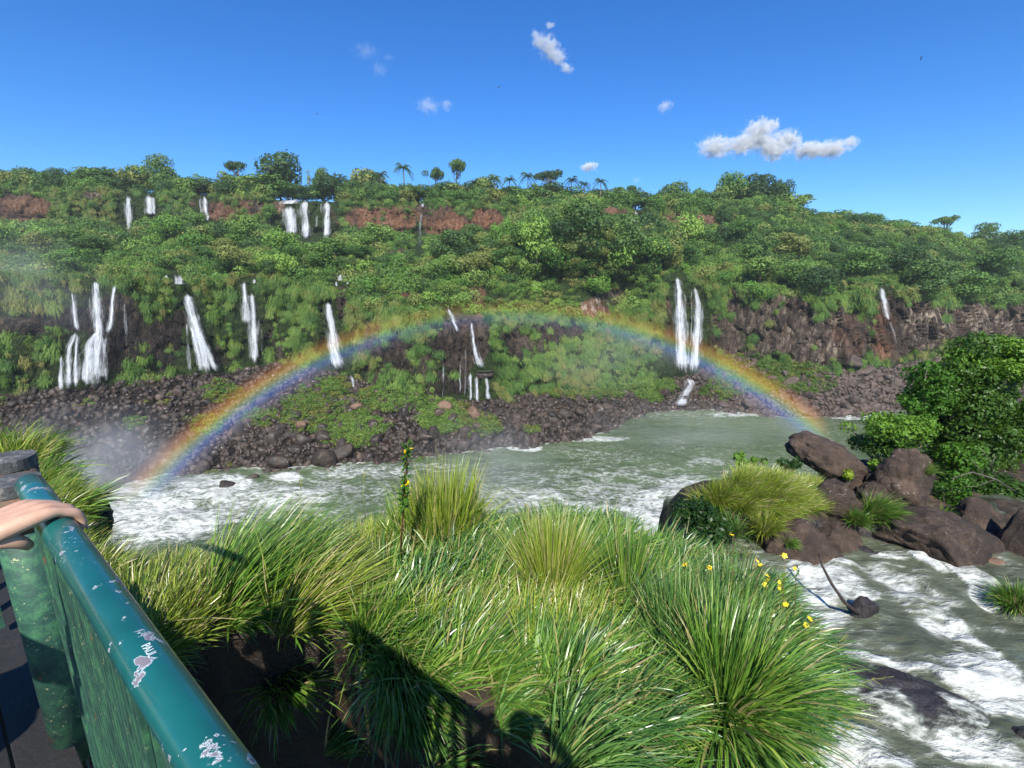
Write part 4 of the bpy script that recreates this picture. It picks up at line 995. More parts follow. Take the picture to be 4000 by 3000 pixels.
# stream
A, B = np.meshgrid(np.linspace(-7, 16, 460), np.linspace(-4, 11.4, 330))
zs = np.full(A.shape, -5.62)
dxs, dys, _ = proj(A, B, zs + CZ)
SF = [(1930, 1200, 60, 12, .9), (1795, 1218, 70, 12, .9), (1700, 1265, 60, 14, .9), (1790, 1260, 110, 50, .85, 20), (1760, 1320, 90, 45, .97, 15), (1870, 1290, 40, 20, .6), (1960, 1260, 150, 22, .75, 20), (2060, 1370, 190, 34, .9, 35), (2150, 1480, 150, 60, 1.0, 30), (2010, 1300, 110, 20, .7, 35), (2090, 1240, 110, 22, 1.25, 33), (2000, 1215, 60, 9, 1.2, 25), (2130, 1285, 50, 26, 1.25, 30), (1430, 1180, 60, 14, 1.1),
      (1880, 1350, 60, 60, .2), (1950, 1400, 150, 40, .35, 25), (1800, 1600, 240, 60, .85, 20), (1650, 1640, 160, 35, .95), (1450, 1640, 70, 30, 1.0), (2080, 1600, 200, 50, .8, 25), (1900, 1430, 160, 14, .85, 10), (2080, 1500, 110, 18, .9, 35), (700, 1550, 90, 60, .6, -50), (620, 1500, 60, 60, .5)]
foam = blobs(dxs, dys, SF); foam = np.maximum(foam, 0.30 + .15 * fbm(A * .5, B * .5, 0, 3, 66))
zs = zs + 0.17 * fbm(A * 1.1, B * 1.4, 0, 4, 67) * (.5 + foam) + .03 * fbm(A * 4, B * 4, 0, 2, 68)
lip = sstep(4.0, 3.7, A) * sstep(5.0, 5.4, B)                          # pours over the brink to the river
zs = zs - lip * 3.5
me = mesh_np('stream', np.stack([A, B, zs + CZ], -1), grid_faces(*A.shape), M['stream'], True, {'foam': np.clip(foam + lip, 0, 1.3)})
fmask = (A > 3.0) | (B < 5.3)
fc = grid_faces(*A.shape); keepf = (fmask.ravel()[fc].all(1)) & ~((lip.ravel()[fc] > .97).any(1))
me = mesh_np('stream', np.stack([A, B, zs + CZ], -1), fc[keepf], M['stream'], True, {'foam': np.clip(foam + lip * .8, 0, 1.3)})
o = link('stream', me); tag(o, 'fast side stream with white foam streaks below the near bank', 'stream', kind='structure')
# water sheet running over the dark shelf at lower right
def dome(x, y):
    return np.exp(-(((x - 5.15) / 1.65) ** 2 + ((y - 5.4 + .25 * (x - 5.15)) / .85) ** 2) ** 1.6)

# ------------------------------------------------------------------ near boulders
def near_boulder(dx, dy, wv, hv, t, label, mt, seed, roll=0.0, yaw=0.0, depth=0.8, cuts=8, name='boulder', sub=5, cat='boulder'):
    s = K * t / F
    me_ = rock_mesh('boulder', mt, sub, seed, (1, 1, 1), cuts, 0.17, True, 0.10)
    o = link(name, me_, None, P(dx, dy, t), (0.0, roll, yaw), (wv * s / 1.75, wv * s * depth / 1.75, hv * s / 1.7))
    return tag(o, label, cat)
near_boulder(1800, 1000, 175, 84, 12.6, 'long tilted brown boulder with a rounded upper end, highest on the islet', M['boulder'], 3, roll=0.42, yaw=-.1)
near_boulder(1950, 1062, 128, 160, 11.6, 'upright wedge shaped brown boulder under the green shrub', M['boulder'], 12, roll=-.12)
near_boulder(1880, 1088, 76, 80, 11.5, 'small grey brown boulder at the left foot of the wedge shaped boulder', M['boulder'], 8, roll=.3)
near_boulder(1712, 1192, 170, 150, 10.2, 'blocky dark boulder at the left water edge of the islet', M['boulder'], 31, roll=.1)
near_boulder(1810, 1100, 100, 110, 11.0, 'dark grey boulder between two grass tufts of the islet', M['boulder'], 17, roll=-.15)
near_boulder(1795, 1172, 120, 86, 10.4, 'rounded wet footed boulder above the sunken branch', M['boulder'], 44, roll=.1)
near_boulder(2040, 1190, 250, 130, 10.2, 'widest brown boulder sloping into the stream', M['boulder'], 23, roll=.38)
near_boulder(2105, 1132, 96, 96, 11.0, 'round boulder dappled by leaf shadow at the right', M['boulder'], 61)
near_boulder(2195, 1200, 120, 190, 10.2, 'deeply cracked dark boulder at the right frame edge', M['boulder'], 71)
near_boulder(2150, 1232, 100, 46, 9.7, 'flat orange brown slab lying between dark boulders', M['boulder_red'], 82, roll=.35)
near_boulder(2190, 1370, 150, 120, 8.3, 'dark boulder carrying a grass tuft beside the cream foam', M['boulder'], 86, roll=.3)
near_boulder(1866, 1200, 66, 34, 10.0, 'low wet rock at the water line between two boulders', M['boulder_wet'], 91)
near_boulder(1866, 1322, 46, 74, 8.05, 'black rock in the foam at the end of the sunken branch', M['boulder_wet'], 95, roll=.3, cat='rock', name='rock', sub=4)
near_boulder(1790, 1418, 130, 44, 7.3, 'flat black rock beside the last yellow flower', M['boulder_wet'], 99, cat='rock', name='rock', sub=4)
near_boulder(2130, 1540, 140, 60, 6.55, 'narrow black rock splitting the white water at lower right', M['boulder_wet'], 103, roll=.45, cat='rock', name='rock', sub=4)
near_boulder(2195, 1615, 90, 100, 6.0, 'black rock in the bottom right corner', M['boulder_wet'], 105, cat='rock', name='rock', sub=4)
near_boulder(188, 1125, 84, 116, 8.0, 'blue black wet rock glistening under the left grass', M['boulder_wet'], 107, roll=.2, cat='rock', name='rock', cuts=3)
# smooth shelf rock with water running over it
A2, B2 = np.meshgrid(np.linspace(2.9, 7.9, 170), np.linspace(4.0, 7.1, 110))
hh = -6.2 + 0.76 * dome(A2, B2) + .07 * fbm(A2 * 2, B2 * 5, 0, 3, 71)
low_v = np.stack([A2, B2, hh + CZ], -1)
o = link('shelf_rock', mesh_np('shelf_rock', low_v, grid_faces(*A2.shape), M['boulder_wet'], True)); tag(o, 'broad dark shelf rock under thin running water at lower right', 'rock')
cov = 0.42 + 0.5 * np.exp(-((np.hypot((A2 - 5.15) / 1.6, (B2 - 5.4 + .25 * (A2 - 5.15)) / .85) - 1.0) / .22) ** 2) + .25 * fbm(A2 * 2, B2 * 2, 0, 2, 73)
ok_ = hh > -5.85
fc = grid_faces(*A2.shape); fc = fc[ok_.ravel()[fc].all(1)]
sheet = mesh_np('running_water', np.stack([A2, B2, hh + CZ + .02], -1), fc, M['thinwater'], True, {'foam': np.clip(cov, 0, 1), 'cover': np.clip(cov, 0, 1)})
o = link('running_water', sheet); tag(o, 'thin lacy sheet of water sliding over the shelf rock', 'water', kind='structure')

# sunken branch and logs
M['wetwood'] = rock_mat('dark wet wood', (.012, .009, .007), (.03, .02, .015), (.09, .06, .045), 5)
def branch(label, pts, rad, mt, name='branch', cat='branch', twigs=()):
    mb = MB(); n_ = len(pts); mb.tube(pts, [rad * (1 - .55 * i / (n_ - 1)) for i in range(n_)], 8)
    for tw in twigs: mb.tube(tw, [rad * .45, rad * .3, rad * .15][:len(tw)], 5)
    o = mb.build(name, mt, None, True); return tag(o, label, cat)
branch('bent dark branch standing in the white water beside the islet', [PZ(1768, 1196, CZ - 4.75), PZ(1776, 1222, CZ - 4.9), PZ(1797, 1262, CZ - 5.1), PZ(1825, 1302, CZ - 5.3), PZ(1858, 1328, CZ - 5.6)][::-1], .034, M['wetwood'])
branch('pale dead stump wedged between islet boulders', [P(1925, 1112, 10.5), P(1918, 1140, 10.4), P(1910, 1170, 10.3)], .07, M['bark'], name='dead_stump', cat='stump')
tw0 = P(2185, 1045, 11.0)
branch('bare grey twigs sticking out of the dark shrub', [P(2190, 1060, 11.2), P(2150, 1035, 10.9), P(2100, 1020, 10.7), P(2060, 1032, 10.6)], .02, M['bark'], name='bare_twigs', cat='twigs',
       twigs=[[P(2150, 1035, 10.9), P(2140, 1000, 10.8), P(2118, 965, 10.7)], [P(2125, 1025, 10.8), P(2100, 995, 10.7)], [P(2150, 1035, 10.9), P(2110, 1050, 10.8), P(2080, 1052, 10.6)], [P(2140, 1010, 10.8), P(2150, 985, 10.7)]])

# ------------------------------------------------------------------ grass
def tussock(n=300, L=0.85, spread=0.9, lean=0.5, droop=1.0, w=0.006, base=0.12, segs=5, material='grass', stalks=0, straw=0.0):
    th = rng.random(n) * 2 * PI; tilt = np.abs(rng.normal(size=n)) * spread * .6
    tilt = np.clip(tilt, 0, 1.35)
    d = np.stack([np.sin(tilt) * np.cos(th), np.sin(tilt) * np.sin(th), np.cos(tilt)], -1)
    d[:, 0] += lean * (0.6 + .8 * rng.random(n)); d /= np.linalg.norm(d, axis=1)[:, None]
    r = base * np.sqrt(rng.random(n)); q = np.stack([r * np.cos(th), r * np.sin(th), np.zeros(n)], -1)
    ln = L * (0.45 + 0.65 * rng.random(n)); ww = w * (.6 + .8 * rng.random(n))
    side = np.cross(d, np.array([0, 0, 1.0])) + rng.normal(size=(n, 3)) * .35; side /= np.linalg.norm(side, axis=1)[:, None]
    tint = rng.random(n); rows, ti, hh_ = [], [], []
    for s in range(segs + 1):
        f_ = s / segs; wd = (ww * (1 - f_ ** 1.8) * (0.75 + .5 * math.sin(f_ * 2.6)) + .0004)[:, None]
        rows.append(np.stack([q - side * wd, q + side * wd], 1)); ti.append(tint); hh_.append(np.full(n, f_))
        q = q + d * (ln / segs)[:, None]
        d = d + np.array([0, 0, -1.0]) * (droop * 0.30 * (f_ + .25)) * (0.5 + rng.random(n))[:, None]; d /= np.linalg.norm(d, axis=1)[:, None]
    V = np.stack(rows, 1)                       # n, segs+1, 2, 3
    nv = (segs + 1) * 2; base_i = np.arange(n)[:, None, None] * nv
    qd = np.array([[2 * s, 2 * s + 1, 2 * s + 3, 2 * s + 2] for s in range(segs)])[None]
    fcs = (base_i + qd).reshape(-1, 4)
    tt_ = np.repeat(np.stack(ti, 1)[:, :, None], 2, 2); h_ = np.repeat(np.stack(hh_, 1)[:, :, None], 2, 2)
    return mesh_np('grass_clump', V.reshape(-1, 3), fcs, M[material], False, {'tint': tt_.ravel(), 'h': h_.ravel()})
GP = [tussock(260, .44, .9, .9, 1.0, .0072, base=.16) for _ in range(4)] + [tussock(300, .42, .95, .6, .9, .0050, base=.16, material='grass_y') for _ in range(3)] + [tussock(230, .48, .85, 1.0, 1.1, .0085, base=.16, material='grass_d') for _ in range(3)] + [tussock(14, .55, .7, .3, .5, .0030, base=.25, material='stalks')]
def grass_on(n, cond, name, label, sc=(.75, 1.25), flow=None, sel=None, seed=0):
    px_ = rng.uniform(-12, 12, n * 30); py_ = rng.uniform(1.2, 12.5, n * 30)
    k = cond(px_, py_); px_, py_ = px_[k], py_[k]
    px_, py_ = px_[:n], py_[:n]
    hz = near_h(px_, py_)
    fxv, fyv = flow(px_, py_)
    ang = np.arctan2(fyv, fxv) + rng.normal(size=len(px_)) * .5
    scatter(name, GP, np.stack([px_, py_, hz + CZ - .03], -1), np.stack([rng.normal(size=len(px_)) * .08, rng.normal(size=len(px_)) * .08, ang], -1), rng.uniform(sc[0], sc[1], len(px_)), sel(px_, py_), label, 'grass')
def mound_cond(px_, py_):
    h = near_h(px_, py_); g = np.hypot(near_h(px_ + .08, py_) - h, near_h(px_, py_ + .08) - h) / .08
    d1, d2, _ = proj(px_, py_, h + CZ)
    bare = blobs(d1, d2, [(1290, 1385, 60, 45, 1), (1105, 1180, 60, 45, .9), (1130, 1420, 10, 10, 0), (1010, 1210, 20, 20, .5)])
    return (h > -3.95) & (py_ < 5.6) & (px_ < 3.4) & (rng.random(len(px_)) < 1 - bare)
def mound_flow(px_, py_):
    e = np.exp(-((py_ - ym(px_)) / .28) ** 2); rr_ = np.exp(-((px_ - xr(py_)) / .5) ** 2)
    gx = 0.75 + .5 * fbm(px_, py_, 0, 2, 55) + 0.9 * rr_; gy = 0.65 * np.clip(1.4 - .3 * px_, .2, 1.4) - 1.1 * e + .2 * sstep(1.6, 2.6, px_)
    gx = gx * (1 - .8 * np.exp(-((px_ - .5) / .6) ** 2) * sstep(4.0, 4.6, py_))
    return gx, gy
def mound_sel(px_, py_):
    r_ = rng.random(len(px_)); zn = fbm(px_ * .6, py_ * .6, 0, 2, 57) + .35 * sstep(3.9, 4.8, py_) - .25 * sstep(.8, 2.0, px_) + .45 * sstep(-2.2, -3.0, px_)
    return np.where(zn > np.where(py_ < 4.3, .34, .14), rng.integers(4, 7, len(px_)), np.where(r_ < .47, rng.integers(0, 4, len(px_)), np.where(r_ < .9, rng.integers(7, 10, len(px_)), 10)))
grass_on(1500, mound_cond, 'grass', 'long arching green grass covering the near ledge', flow=mound_flow, sel=mound_sel)
grass_on(330, lambda a, b: (near_h(a, b) > -3.3) & (a < -5.3) & (b > 3.8), 'grass', 'long grass on the spur behind the posts at left', sc=(1.0, 1.6), flow=lambda a, b: (np.full(len(a), .9), np.full(len(a), -.1)), sel=lambda a, b: rng.integers(0, 7, len(a)))
def isl_cond(a, b):
    h = near_h(a, b); d1, d2, _ = proj(a, b, h + CZ)
    return (h > -5.9) & (a > 3.3) & (b < 11.3) & (rng.random(len(a)) < blobs(d1, d2, [(1650, 1080, 120, 60, 1), (1580, 1130, 90, 60, .9), (1740, 1040, 100, 50, .9), (1690, 1210, 60, 25, .5), (1560, 1200, 90, 50, .7)]))
grass_on(170, isl_cond, 'grass', 'grass cap of the rocky islet in the stream', sc=(.8, 1.3), flow=lambda a, b: (a - 5.0, b - 10.6), sel=lambda a, b: rng.integers(4, 7, len(a)))
def one_tussock(dx, dy, label, z=None, t=None, ang=0, sc=.86, **k):
    p = PZ(dx, dy, CZ + z) if t is None else P(dx, dy, t)
    if t is None:
        for _ in range(8): p = PZ(dx, dy, CZ + float(near_h(p.x, p.y)))
    o = link('grass_tussock', tussock(**k), None, p, (0, 0, ang), sc); return tag(o, label, 'grass tussock')
one_tussock(530, 1290, 'big tussock swept to the right and crossed by the rail shadow', z=-2.8, ang=.7, n=1900, L=1.1, spread=.65, lean=.95, droop=.8, w=.007, base=.42)
one_tussock(640, 1340, 'tussock leaning over the dark gully beside the rail shadow', z=-2.8, ang=.5, n=900, L=1.0, spread=.8, lean=.9, droop=.8, w=.006, base=.25, material='grass_y')
one_tussock(960, 1165, 'tall bright tussock on the brink, highest of the near grass', z=-2.8, ang=1.2, n=1300, L=.95, spread=.55, lean=.12, droop=.5, w=.0065, base=.32, material='grass_y')
one_tussock(900, 1180, 'upright green tussock left of the tall bright one', z=-2.8, ang=1.2, n=700, L=.8, spread=.6, lean=.2, droop=.5, w=.0065, base=.25)
one_tussock(1190, 1300, 'round pale tussock of very fine blades with a brown heart', z=-2.8, ang=1.4, n=1700, L=1.0, spread=.85, lean=.25, droop=.45, w=.0035, base=.12, material='grass_y')
one_tussock(1348, 1315, 'stiff spiky tussock right of the fine round one', z=-2.9, ang=1.5, n=420, L=.95, spread=.7, lean=.25, droop=.25, w=.0055, base=.07)
one_tussock(1565, 1535, 'largest glossy tussock fanning out over the stream at right', z=-3.2, ang=.9, n=1800, L=.92, spread=1.05, lean=.28, droop=1.2, w=.0095, base=.2)
one_tussock(1480, 1440, 'dark upright tussock behind the largest glossy one', z=-3.1, ang=1.3, n=1200, L=.85, spread=.6, lean=.25, droop=.7, w=.0065, base=.28, material='grass_d')
one_tussock(1560, 1360, 'slender dark tussock under the yellow flowers', z=-3.2, ang=1.4, n=900, L=.75, spread=.55, lean=.2, droop=.6, w=.006, base=.25, material='grass_d')
one_tussock(800, 1380, 'tussock spilling over the wet brown rock in the gully', z=-2.8, ang=-.5, n=500, L=.6, spread=.9, lean=.4, droop=1.2, w=.007, base=.15)
one_tussock(860, 1475, 'drooping tuft hanging above the glistening brown rock', z=-2.8, ang=-1.2, n=500, L=.6, spread=.9, lean=.6, droop=1.6, w=.006, base=.15)
one_tussock(1250, 1640, 'low tussock touching the shadow at the bottom edge', z=-2.8, ang=.2, n=700, L=.6, spread=.9, lean=.9, droop=1.1, w=.0065, base=.2, material='grass_d')
one_tussock(1040, 1420, 'broad combed tussock in the middle of the ledge', z=-2.8, ang=.6, n=1000, L=.62, spread=.6, lean=1.1, droop=.7, w=.008, base=.35)
one_tussock(840, 1390, 'fresh green tussock left of the broad combed one', z=-2.8, ang=.6, n=900, L=.6, spread=.7, lean=.9, droop=.8, w=.008, base=.3)
one_tussock(330, 1260, 'thin stemmed yellowish grass along the far side of the handrail', z=-2.6, ang=1.0, n=900, L=.85, spread=.5, lean=.2, droop=.4, w=.004, base=.4, material='grass_y')
one_tussock(1640, 1085, 'tall yellow green tussock crowning the islet', t=11.2, ang=1.6, n=1100, L=.75, spread=.8, lean=.1, droop=.6, w=.008, base=.3, material='grass_y')
one_tussock(1745, 1075, 'grey green tussock right of the crowning one on the islet', t=11.5, ang=.2, n=900, L=.7, spread=.8, lean=.3, droop=.8, w=.008, base=.25, material='grass_y')
one_tussock(1590, 1090, 'dark tussock on the left shoulder of the islet', t=10.9, ang=2.8, n=900, L=.7, spread=.9, lean=.3, droop=.9, w=.008, base=.3)
one_tussock(1575, 1150, 'olive tussock hanging down the left flank of the islet', t=10.2, ang=3.4, n=800, L=.65, spread=.9, lean=.4, droop=1.1, w=.008, base=.25, material='grass_d')
one_tussock(1650, 1145, 'pale brownish tussock on the face of the islet', t=10.1, ang=-1.6, n=800, L=.55, spread=.9, lean=.3, droop=1.1, w=.008, base=.25, material='grass_y')
one_tussock(1890, 1115, 'bright green tussock cascading between islet boulders', t=10.6, ang=-1.2, n=1200, L=.75, spread=.8, lean=.5, droop=1.2, w=.008, base=.25)
one_tussock(1850, 1130, 'smaller fresh tussock left of the cascading one', t=10.4, ang=-1.6, n=500, L=.5, spread=.8, lean=.4, droop=1.1, w=.008, base=.15)
one_tussock(2035, 1120, 'small wispy tuft on top of the widest boulder', t=10.6, ang=-1.3, n=260, L=.4, spread=.9, lean=.4, droop=.9, w=.007, base=.08)
one_tussock(1702, 1178, 'small tuft hanging down the blocky dark boulder', t=9.6, ang=-1.2, n=200, L=.35, spread=.7, lean=.7, droop=1.4, w=.007, base=.06)
one_tussock(1990, 1025, 'tuft between the wedge boulder and the shrub', t=11.3, ang=-1.0, n=300, L=.5, spread=.8, lean=.4, droop=1.1, w=.007, base=.1)
one_tussock(2190, 1310, 'tussock hanging over the cream foam at the right edge', t=8.3, ang=3.6, n=900, L=.6, spread=.9, lean=.4, droop=1.2, w=.007, base=.22)
one_tussock(1590, 1230, 'olive tussock at the dark left foot of the islet', t=9.7, ang=2.6, n=700, L=.6, spread=.9, lean=.3, droop=1.0, w=.007, base=.25, material='grass_d')

# ------------------------------------------------------------------ near shrubs
def shrub(dx, dy, wv, hv, t, label, leaf, nb, lobe, size, per, seed, depth=.9, name='shrub', foot=None):
    s = K * t / F; W, H = wv * s, hv * s
    root = bpy.data.objects.new(name, None); COL.objects.link(root)
    c = P(dx, dy, t); base = Vector((c.x, c.y + .2, c.z - H / 2 - .3)) if foot is None else foot
    root.location = base; tag(root, label, 'shrub')
    cs, rs = [], []
    for i in range(nb):
        d = rand_dirs(1)[0]; rr = rng.random() ** .33; r_ = rng.uniform(*lobe)
        cs.append(np.array([(c.x - base.x) + d[0] * rr * (W / 2 - r_), (c.y - base.y) + d[1] * rr * (W * depth / 2), (c.z - base.z) + d[2] * rr * (H / 2 - r_)])); rs.append(r_)
    v, f = blob_leaves(cs, rs, per, size, .8, jitter=.5)
    link('crown', mesh_np('shrub_crown', v, f, leaf), root)
    mb = MB()
    for c_ in cs[:14]:
        c_ = Vector(c_); mb.tube([(0, 0, 0), c_ * .5 + Vector((.1, 0, -.1)), c_], [.05, .03, .012], 6)
    mb.build('stems', M['bark'], root, True); return root
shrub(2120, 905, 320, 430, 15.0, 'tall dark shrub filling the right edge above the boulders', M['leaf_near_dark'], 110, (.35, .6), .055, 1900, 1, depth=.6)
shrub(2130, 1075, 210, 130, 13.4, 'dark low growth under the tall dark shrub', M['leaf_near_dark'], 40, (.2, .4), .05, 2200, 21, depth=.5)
shrub(2070, 990, 120, 120, 13.6, 'mixed green growth under the left side of the tall dark shrub', M['leaf_near'], 24, (.18, .32), .045, 2200, 22, depth=.5)
shrub(2140, 790, 210, 150, 14.6, 'sunlit yellow green top of foliage at the right edge', M['leaf_near'], 44, (.2, .4), .05, 2200, 2, depth=.7)
shrub(2000, 850, 110, 190, 14.4, 'mid green shoulder of foliage left of the tall dark shrub', M['leaf_near'], 30, (.2, .36), .05, 2200, 3, depth=.7)
shrub(1930, 925, 215, 80, 13.8, 'spreading bright shrub behind the long tilted boulder', M['leaf_near'], 26, (.18, .33), .05, 1900, 4, depth=.6)
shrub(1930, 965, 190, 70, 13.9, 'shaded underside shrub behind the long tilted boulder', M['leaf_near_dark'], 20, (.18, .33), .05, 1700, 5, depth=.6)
shrub(2060, 1070, 130, 120, 11.8, 'fresh green shrub right of the wedge shaped boulder', M['leaf_near'], 22, (.12, .25), .04, 2600, 6, depth=.5)
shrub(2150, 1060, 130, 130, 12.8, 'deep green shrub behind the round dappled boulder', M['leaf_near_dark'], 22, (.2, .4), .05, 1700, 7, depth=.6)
shrub(1895, 1005, 46, 46, 11.9, 'small leafy plant between the long and the wedge boulder', M['leaf_near'], 7, (.07, .13), .04, 4200, 8)
shrub(1830, 1025, 40, 30, 11.6, 'little bright plant in front of the long tilted boulder', M['leaf_yellow'], 5, (.05, .1), .045, 4200, 9)
shrub(1625, 1000, 90, 36, 12.2, 'broad leaved plant on the far rim of the islet', M['leaf_near'], 10, (.08, .16), .06, 2000, 10)
shrub(1700, 1000, 70, 40, 12.4, 'loose dark plant left of the long tilted boulder', M['leaf_near_dark'], 9, (.08, .16), .045, 2200, 11)
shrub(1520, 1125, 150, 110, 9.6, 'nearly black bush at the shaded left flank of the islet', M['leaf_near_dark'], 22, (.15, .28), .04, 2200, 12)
shrub(1530, 1165, 60, 40, 9.6, 'pale green weed in front of the nearly black bush', M['leaf_near'], 9, (.07, .13), .035, 4200, 13)
shrub(1345, 1390, 70, 110, 4.6, 'low yellow green herb patch beside bare soil', M['leaf_yellow'], 22, (.05, .09), .018, 12000, 14)
shrub(2090, 1170, 36, 60, 9.9, 'small green herb growing down the widest boulder', M['leaf_near'], 6, (.06, .1), .035, 5000, 15)
shrub(965, 1280, 60, 40, 5.0, 'small fresh herb in the grass below the tall weed', M['leaf_near'], 8, (.04, .07), .02, 12000, 16)
shrub(1660, 1400, 110, 130, 4.9, 'leafy herb mixed into the glossy tussock', M['leaf_near'], 26, (.06, .11), .022, 9000, 17)

# ------------------------------------------------------------------ flowering weeds
def colour_mat(name, col, rough=.5, trans=0.0):
    m, nt, out = mat(name); T = NT(nt); b = T.n('BsdfPrincipled'); b.inputs['Roughness'].default_value = rough
    n_ = T.noise(pos(T), 30, 3); T.l(T.mix(n_, tuple(c * .75 for c in col), tuple(min(1, c * 1.2) for c in col)), b.inputs['Base Color'])
    T.l(b.outputs[0], out.inputs[0]); return m
M['petal'] = colour_mat('yellow petals', (0.85, 0.60, 0.015)); M['redstem'] = colour_mat('reddish stem', (0.14, 0.05, 0.03)); M['greenstem'] = colour_mat('pale stem', (0.24, 0.26, 0.06))
def flower_mesh(r=.022):
    V, Fc = [], []
    for k in range(5):
        a = 2 * PI * k / 5; d = np.array([math.cos(a), math.sin(a), .25]); s = np.array([-math.sin(a), math.cos(a), 0]) * .5
        o_ = len(V); V += [np.zeros(3), (d * .6 - s) * r, (d * 1.1) * r, (d * .6 + s) * r]; Fc.append([o_, o_ + 1, o_ + 2, o_ + 3])
    return mesh_np('flower', np.array(V), np.array(Fc), M['petal'])
FLM = flower_mesh()
def weed(path, label, flowers, leaves=(0, 1), nleaf=40, lsize=.03, stem='redstem', rad=.005, leafm='leaf_near'):
    path = [Vector(p) for p in path]; root = bpy.data.objects.new('flowering_weed', None); COL.objects.link(root); root.location = path[0]
    tag(root, label, 'weed')
    pl = [p - path[0] for p in path]
    MB().tube(pl, [rad * (1 - .6 * i / (len(pl) - 1)) for i in range(len(pl))], 6).build('stem', M[stem], root, True)
    def along(f):
        f = f * (len(pl) - 1); i = min(int(f), len(pl) - 2); return pl[i].lerp(pl[i + 1], f - i)
    if nleaf:
        c = np.array([along(random.uniform(*leaves)) for _ in range(nleaf)]); d = rand_dirs(nleaf, .2); c = c + d * lsize * .8
        V, Fc = [], []
        for q, dd in zip(c, d):
            s = np.cross(dd, [0, 0, 1.0]); s = s / (np.linalg.norm(s) + 1e-6); o_ = len(V)
            V += [q - dd * lsize, q + s * lsize * .28, q + dd * lsize, q - s * lsize * .28]; Fc.append([o_, o_ + 1, o_ + 2, o_ + 3])
        link('leaves', mesh_np('weed_leaves', np.array(V), np.array(Fc), M[leafm]), root)
    for f in flowers:
        q = along(f) + Vector(rng.normal(size=3) * .012); link('flower', FLM, root, q, (-.7 + rng.normal() * .3, rng.normal() * .3, rng.random() * 6), rng.uniform(.8, 1.3))
    return root
weed([P(862, 1235, 4.6), P(870, 1120, 4.35), P(876, 1040, 4.2), P(880, 958, 4.1)], 'tallest weed with a reddish stem standing up against the river', [.62, .66, .93, .97], (.42, 1), 130, .046, rad=.011)
weed([P(1132, 1190, 4.9), P(1134, 1130, 4.8), P(1135, 1088, 4.75)], 'short leafy spike with one yellow flower left of the fine tussock top', [1.0], (.2, 1), 40, .025)
weed([P(1242, 1190, 5.0), P(1245, 1110, 4.9)], 'slim leafy spike without flower right of the fine tussock top', [], (.2, 1), 30, .022, stem='greenstem')
WD = [(1480, 1218, 1490, 1380, 'leftmost yellow flowered weed above the dark tussock'), (1533, 1225, 1540, 1400, 'yellow flowered weed second from the left by the stream'), (1585, 1155, 1570, 1390, 'weed with a small orange flower rising highest by the stream'),
      (1636, 1215, 1620, 1400, 'weed with a flower against the blocky boulder'), (1655, 1235, 1650, 1410, 'weed with the largest cluster of yellow flowers'), (1695, 1200, 1680, 1400, 'tall weed with a flower at the boulder stain'), (1722, 1222, 1700, 1430, 'yellow flowered weed nearest the sunken branch'),
      (1690, 1262, 1690, 1430, 'short yellow flowered weed below the tall ones'), (1700, 1310, 1695, 1450, 'weed with one yellow flower over the white water'), (1748, 1335, 1720, 1470, 'thin weed leaning right over the foam with a yellow flower'), (1780, 1373, 1735, 1500, 'weed with the single bright yellow flower furthest right')]
for i, (a, b, c, d, lab) in enumerate(WD):
    t_ = 4.35 + .12 * math.sin(i * 2.1)
    weed([P(c, d, t_ + .25), P((a + c) / 2 + 4, (b + d) / 2, t_ + .1), P(a, b, t_)], lab, [1.0, .98] + ([.9, .86] if 'cluster' in lab else [.93] if i % 2 else []), (.3, .95), 34, .026, rad=.0035)
def stalk(path, label, rad=.003, heads=5):
    path = [Vector(p) for p in path]; mb = MB().tube(path, [rad, rad * .8, rad * .5][:len(path)], 5); tip = path[-1]; d = (path[-1] - path[-2]).normalized()
    for k in range(heads):
        e = d * .07 + Vector(rng.normal(size=3) * .035); mb.tube([tip - d * .01 * k, tip - d * .01 * k + e], [rad * .9, rad * .5], 4)
    return tag(mb.build('seed_stalk', M['greenstem'], None, True), label, 'grass stalk', 'grass seed stalks')
ST = [((1640, 1530, 4.2), (1700, 1500, 4.1), (1825, 1460, 4.0), 'long seed stalk reaching right over the dark shelf rock'), ((1700, 1530, 4.1), (1780, 1505, 4.0), (1893, 1465, 3.9), 'lowest seed stalk stretching right above the shelf rock'), ((1640, 1600, 3.9), (1740, 1595, 3.8), (1835, 1575, 3.8), 'almost level seed stalk near the bottom edge'),
      ((1700, 1480, 4.3), (1740, 1440, 4.2), (1815, 1388, 4.1), 'seed stalk pointing up right past the last flower'), ((1560, 1400, 4.6), (1562, 1300, 4.5), (1565, 1200, 4.4), 'straight pale seed stalk beside the highest orange flower'), ((1590, 1400, 4.6), (1600, 1300, 4.5), (1612, 1195, 4.4), 'straight pale seed stalk left of the boulder flowers'),
      ((950, 1080, 4.7), (948, 1030, 4.6), (947, 990, 4.6), 'forked seed head above the tall bright tussock'), ((790, 1120, 4.6), (784, 1070, 4.5), (786, 1035, 4.5), 'seed head left of the tallest weed'), ((650, 1200, 4.5), (648, 1120, 4.4), (650, 1050, 4.4), 'fine seed stalk standing in front of the left rapids'), ((1300, 1330, 4.3), (1340, 1300, 4.2), (1290, 1210, 4.2), 'pale stalk crossing the spiky tussock')]
for a, b, c, lab in ST: stalk([P(*a), P(*b), P(*c)], lab)

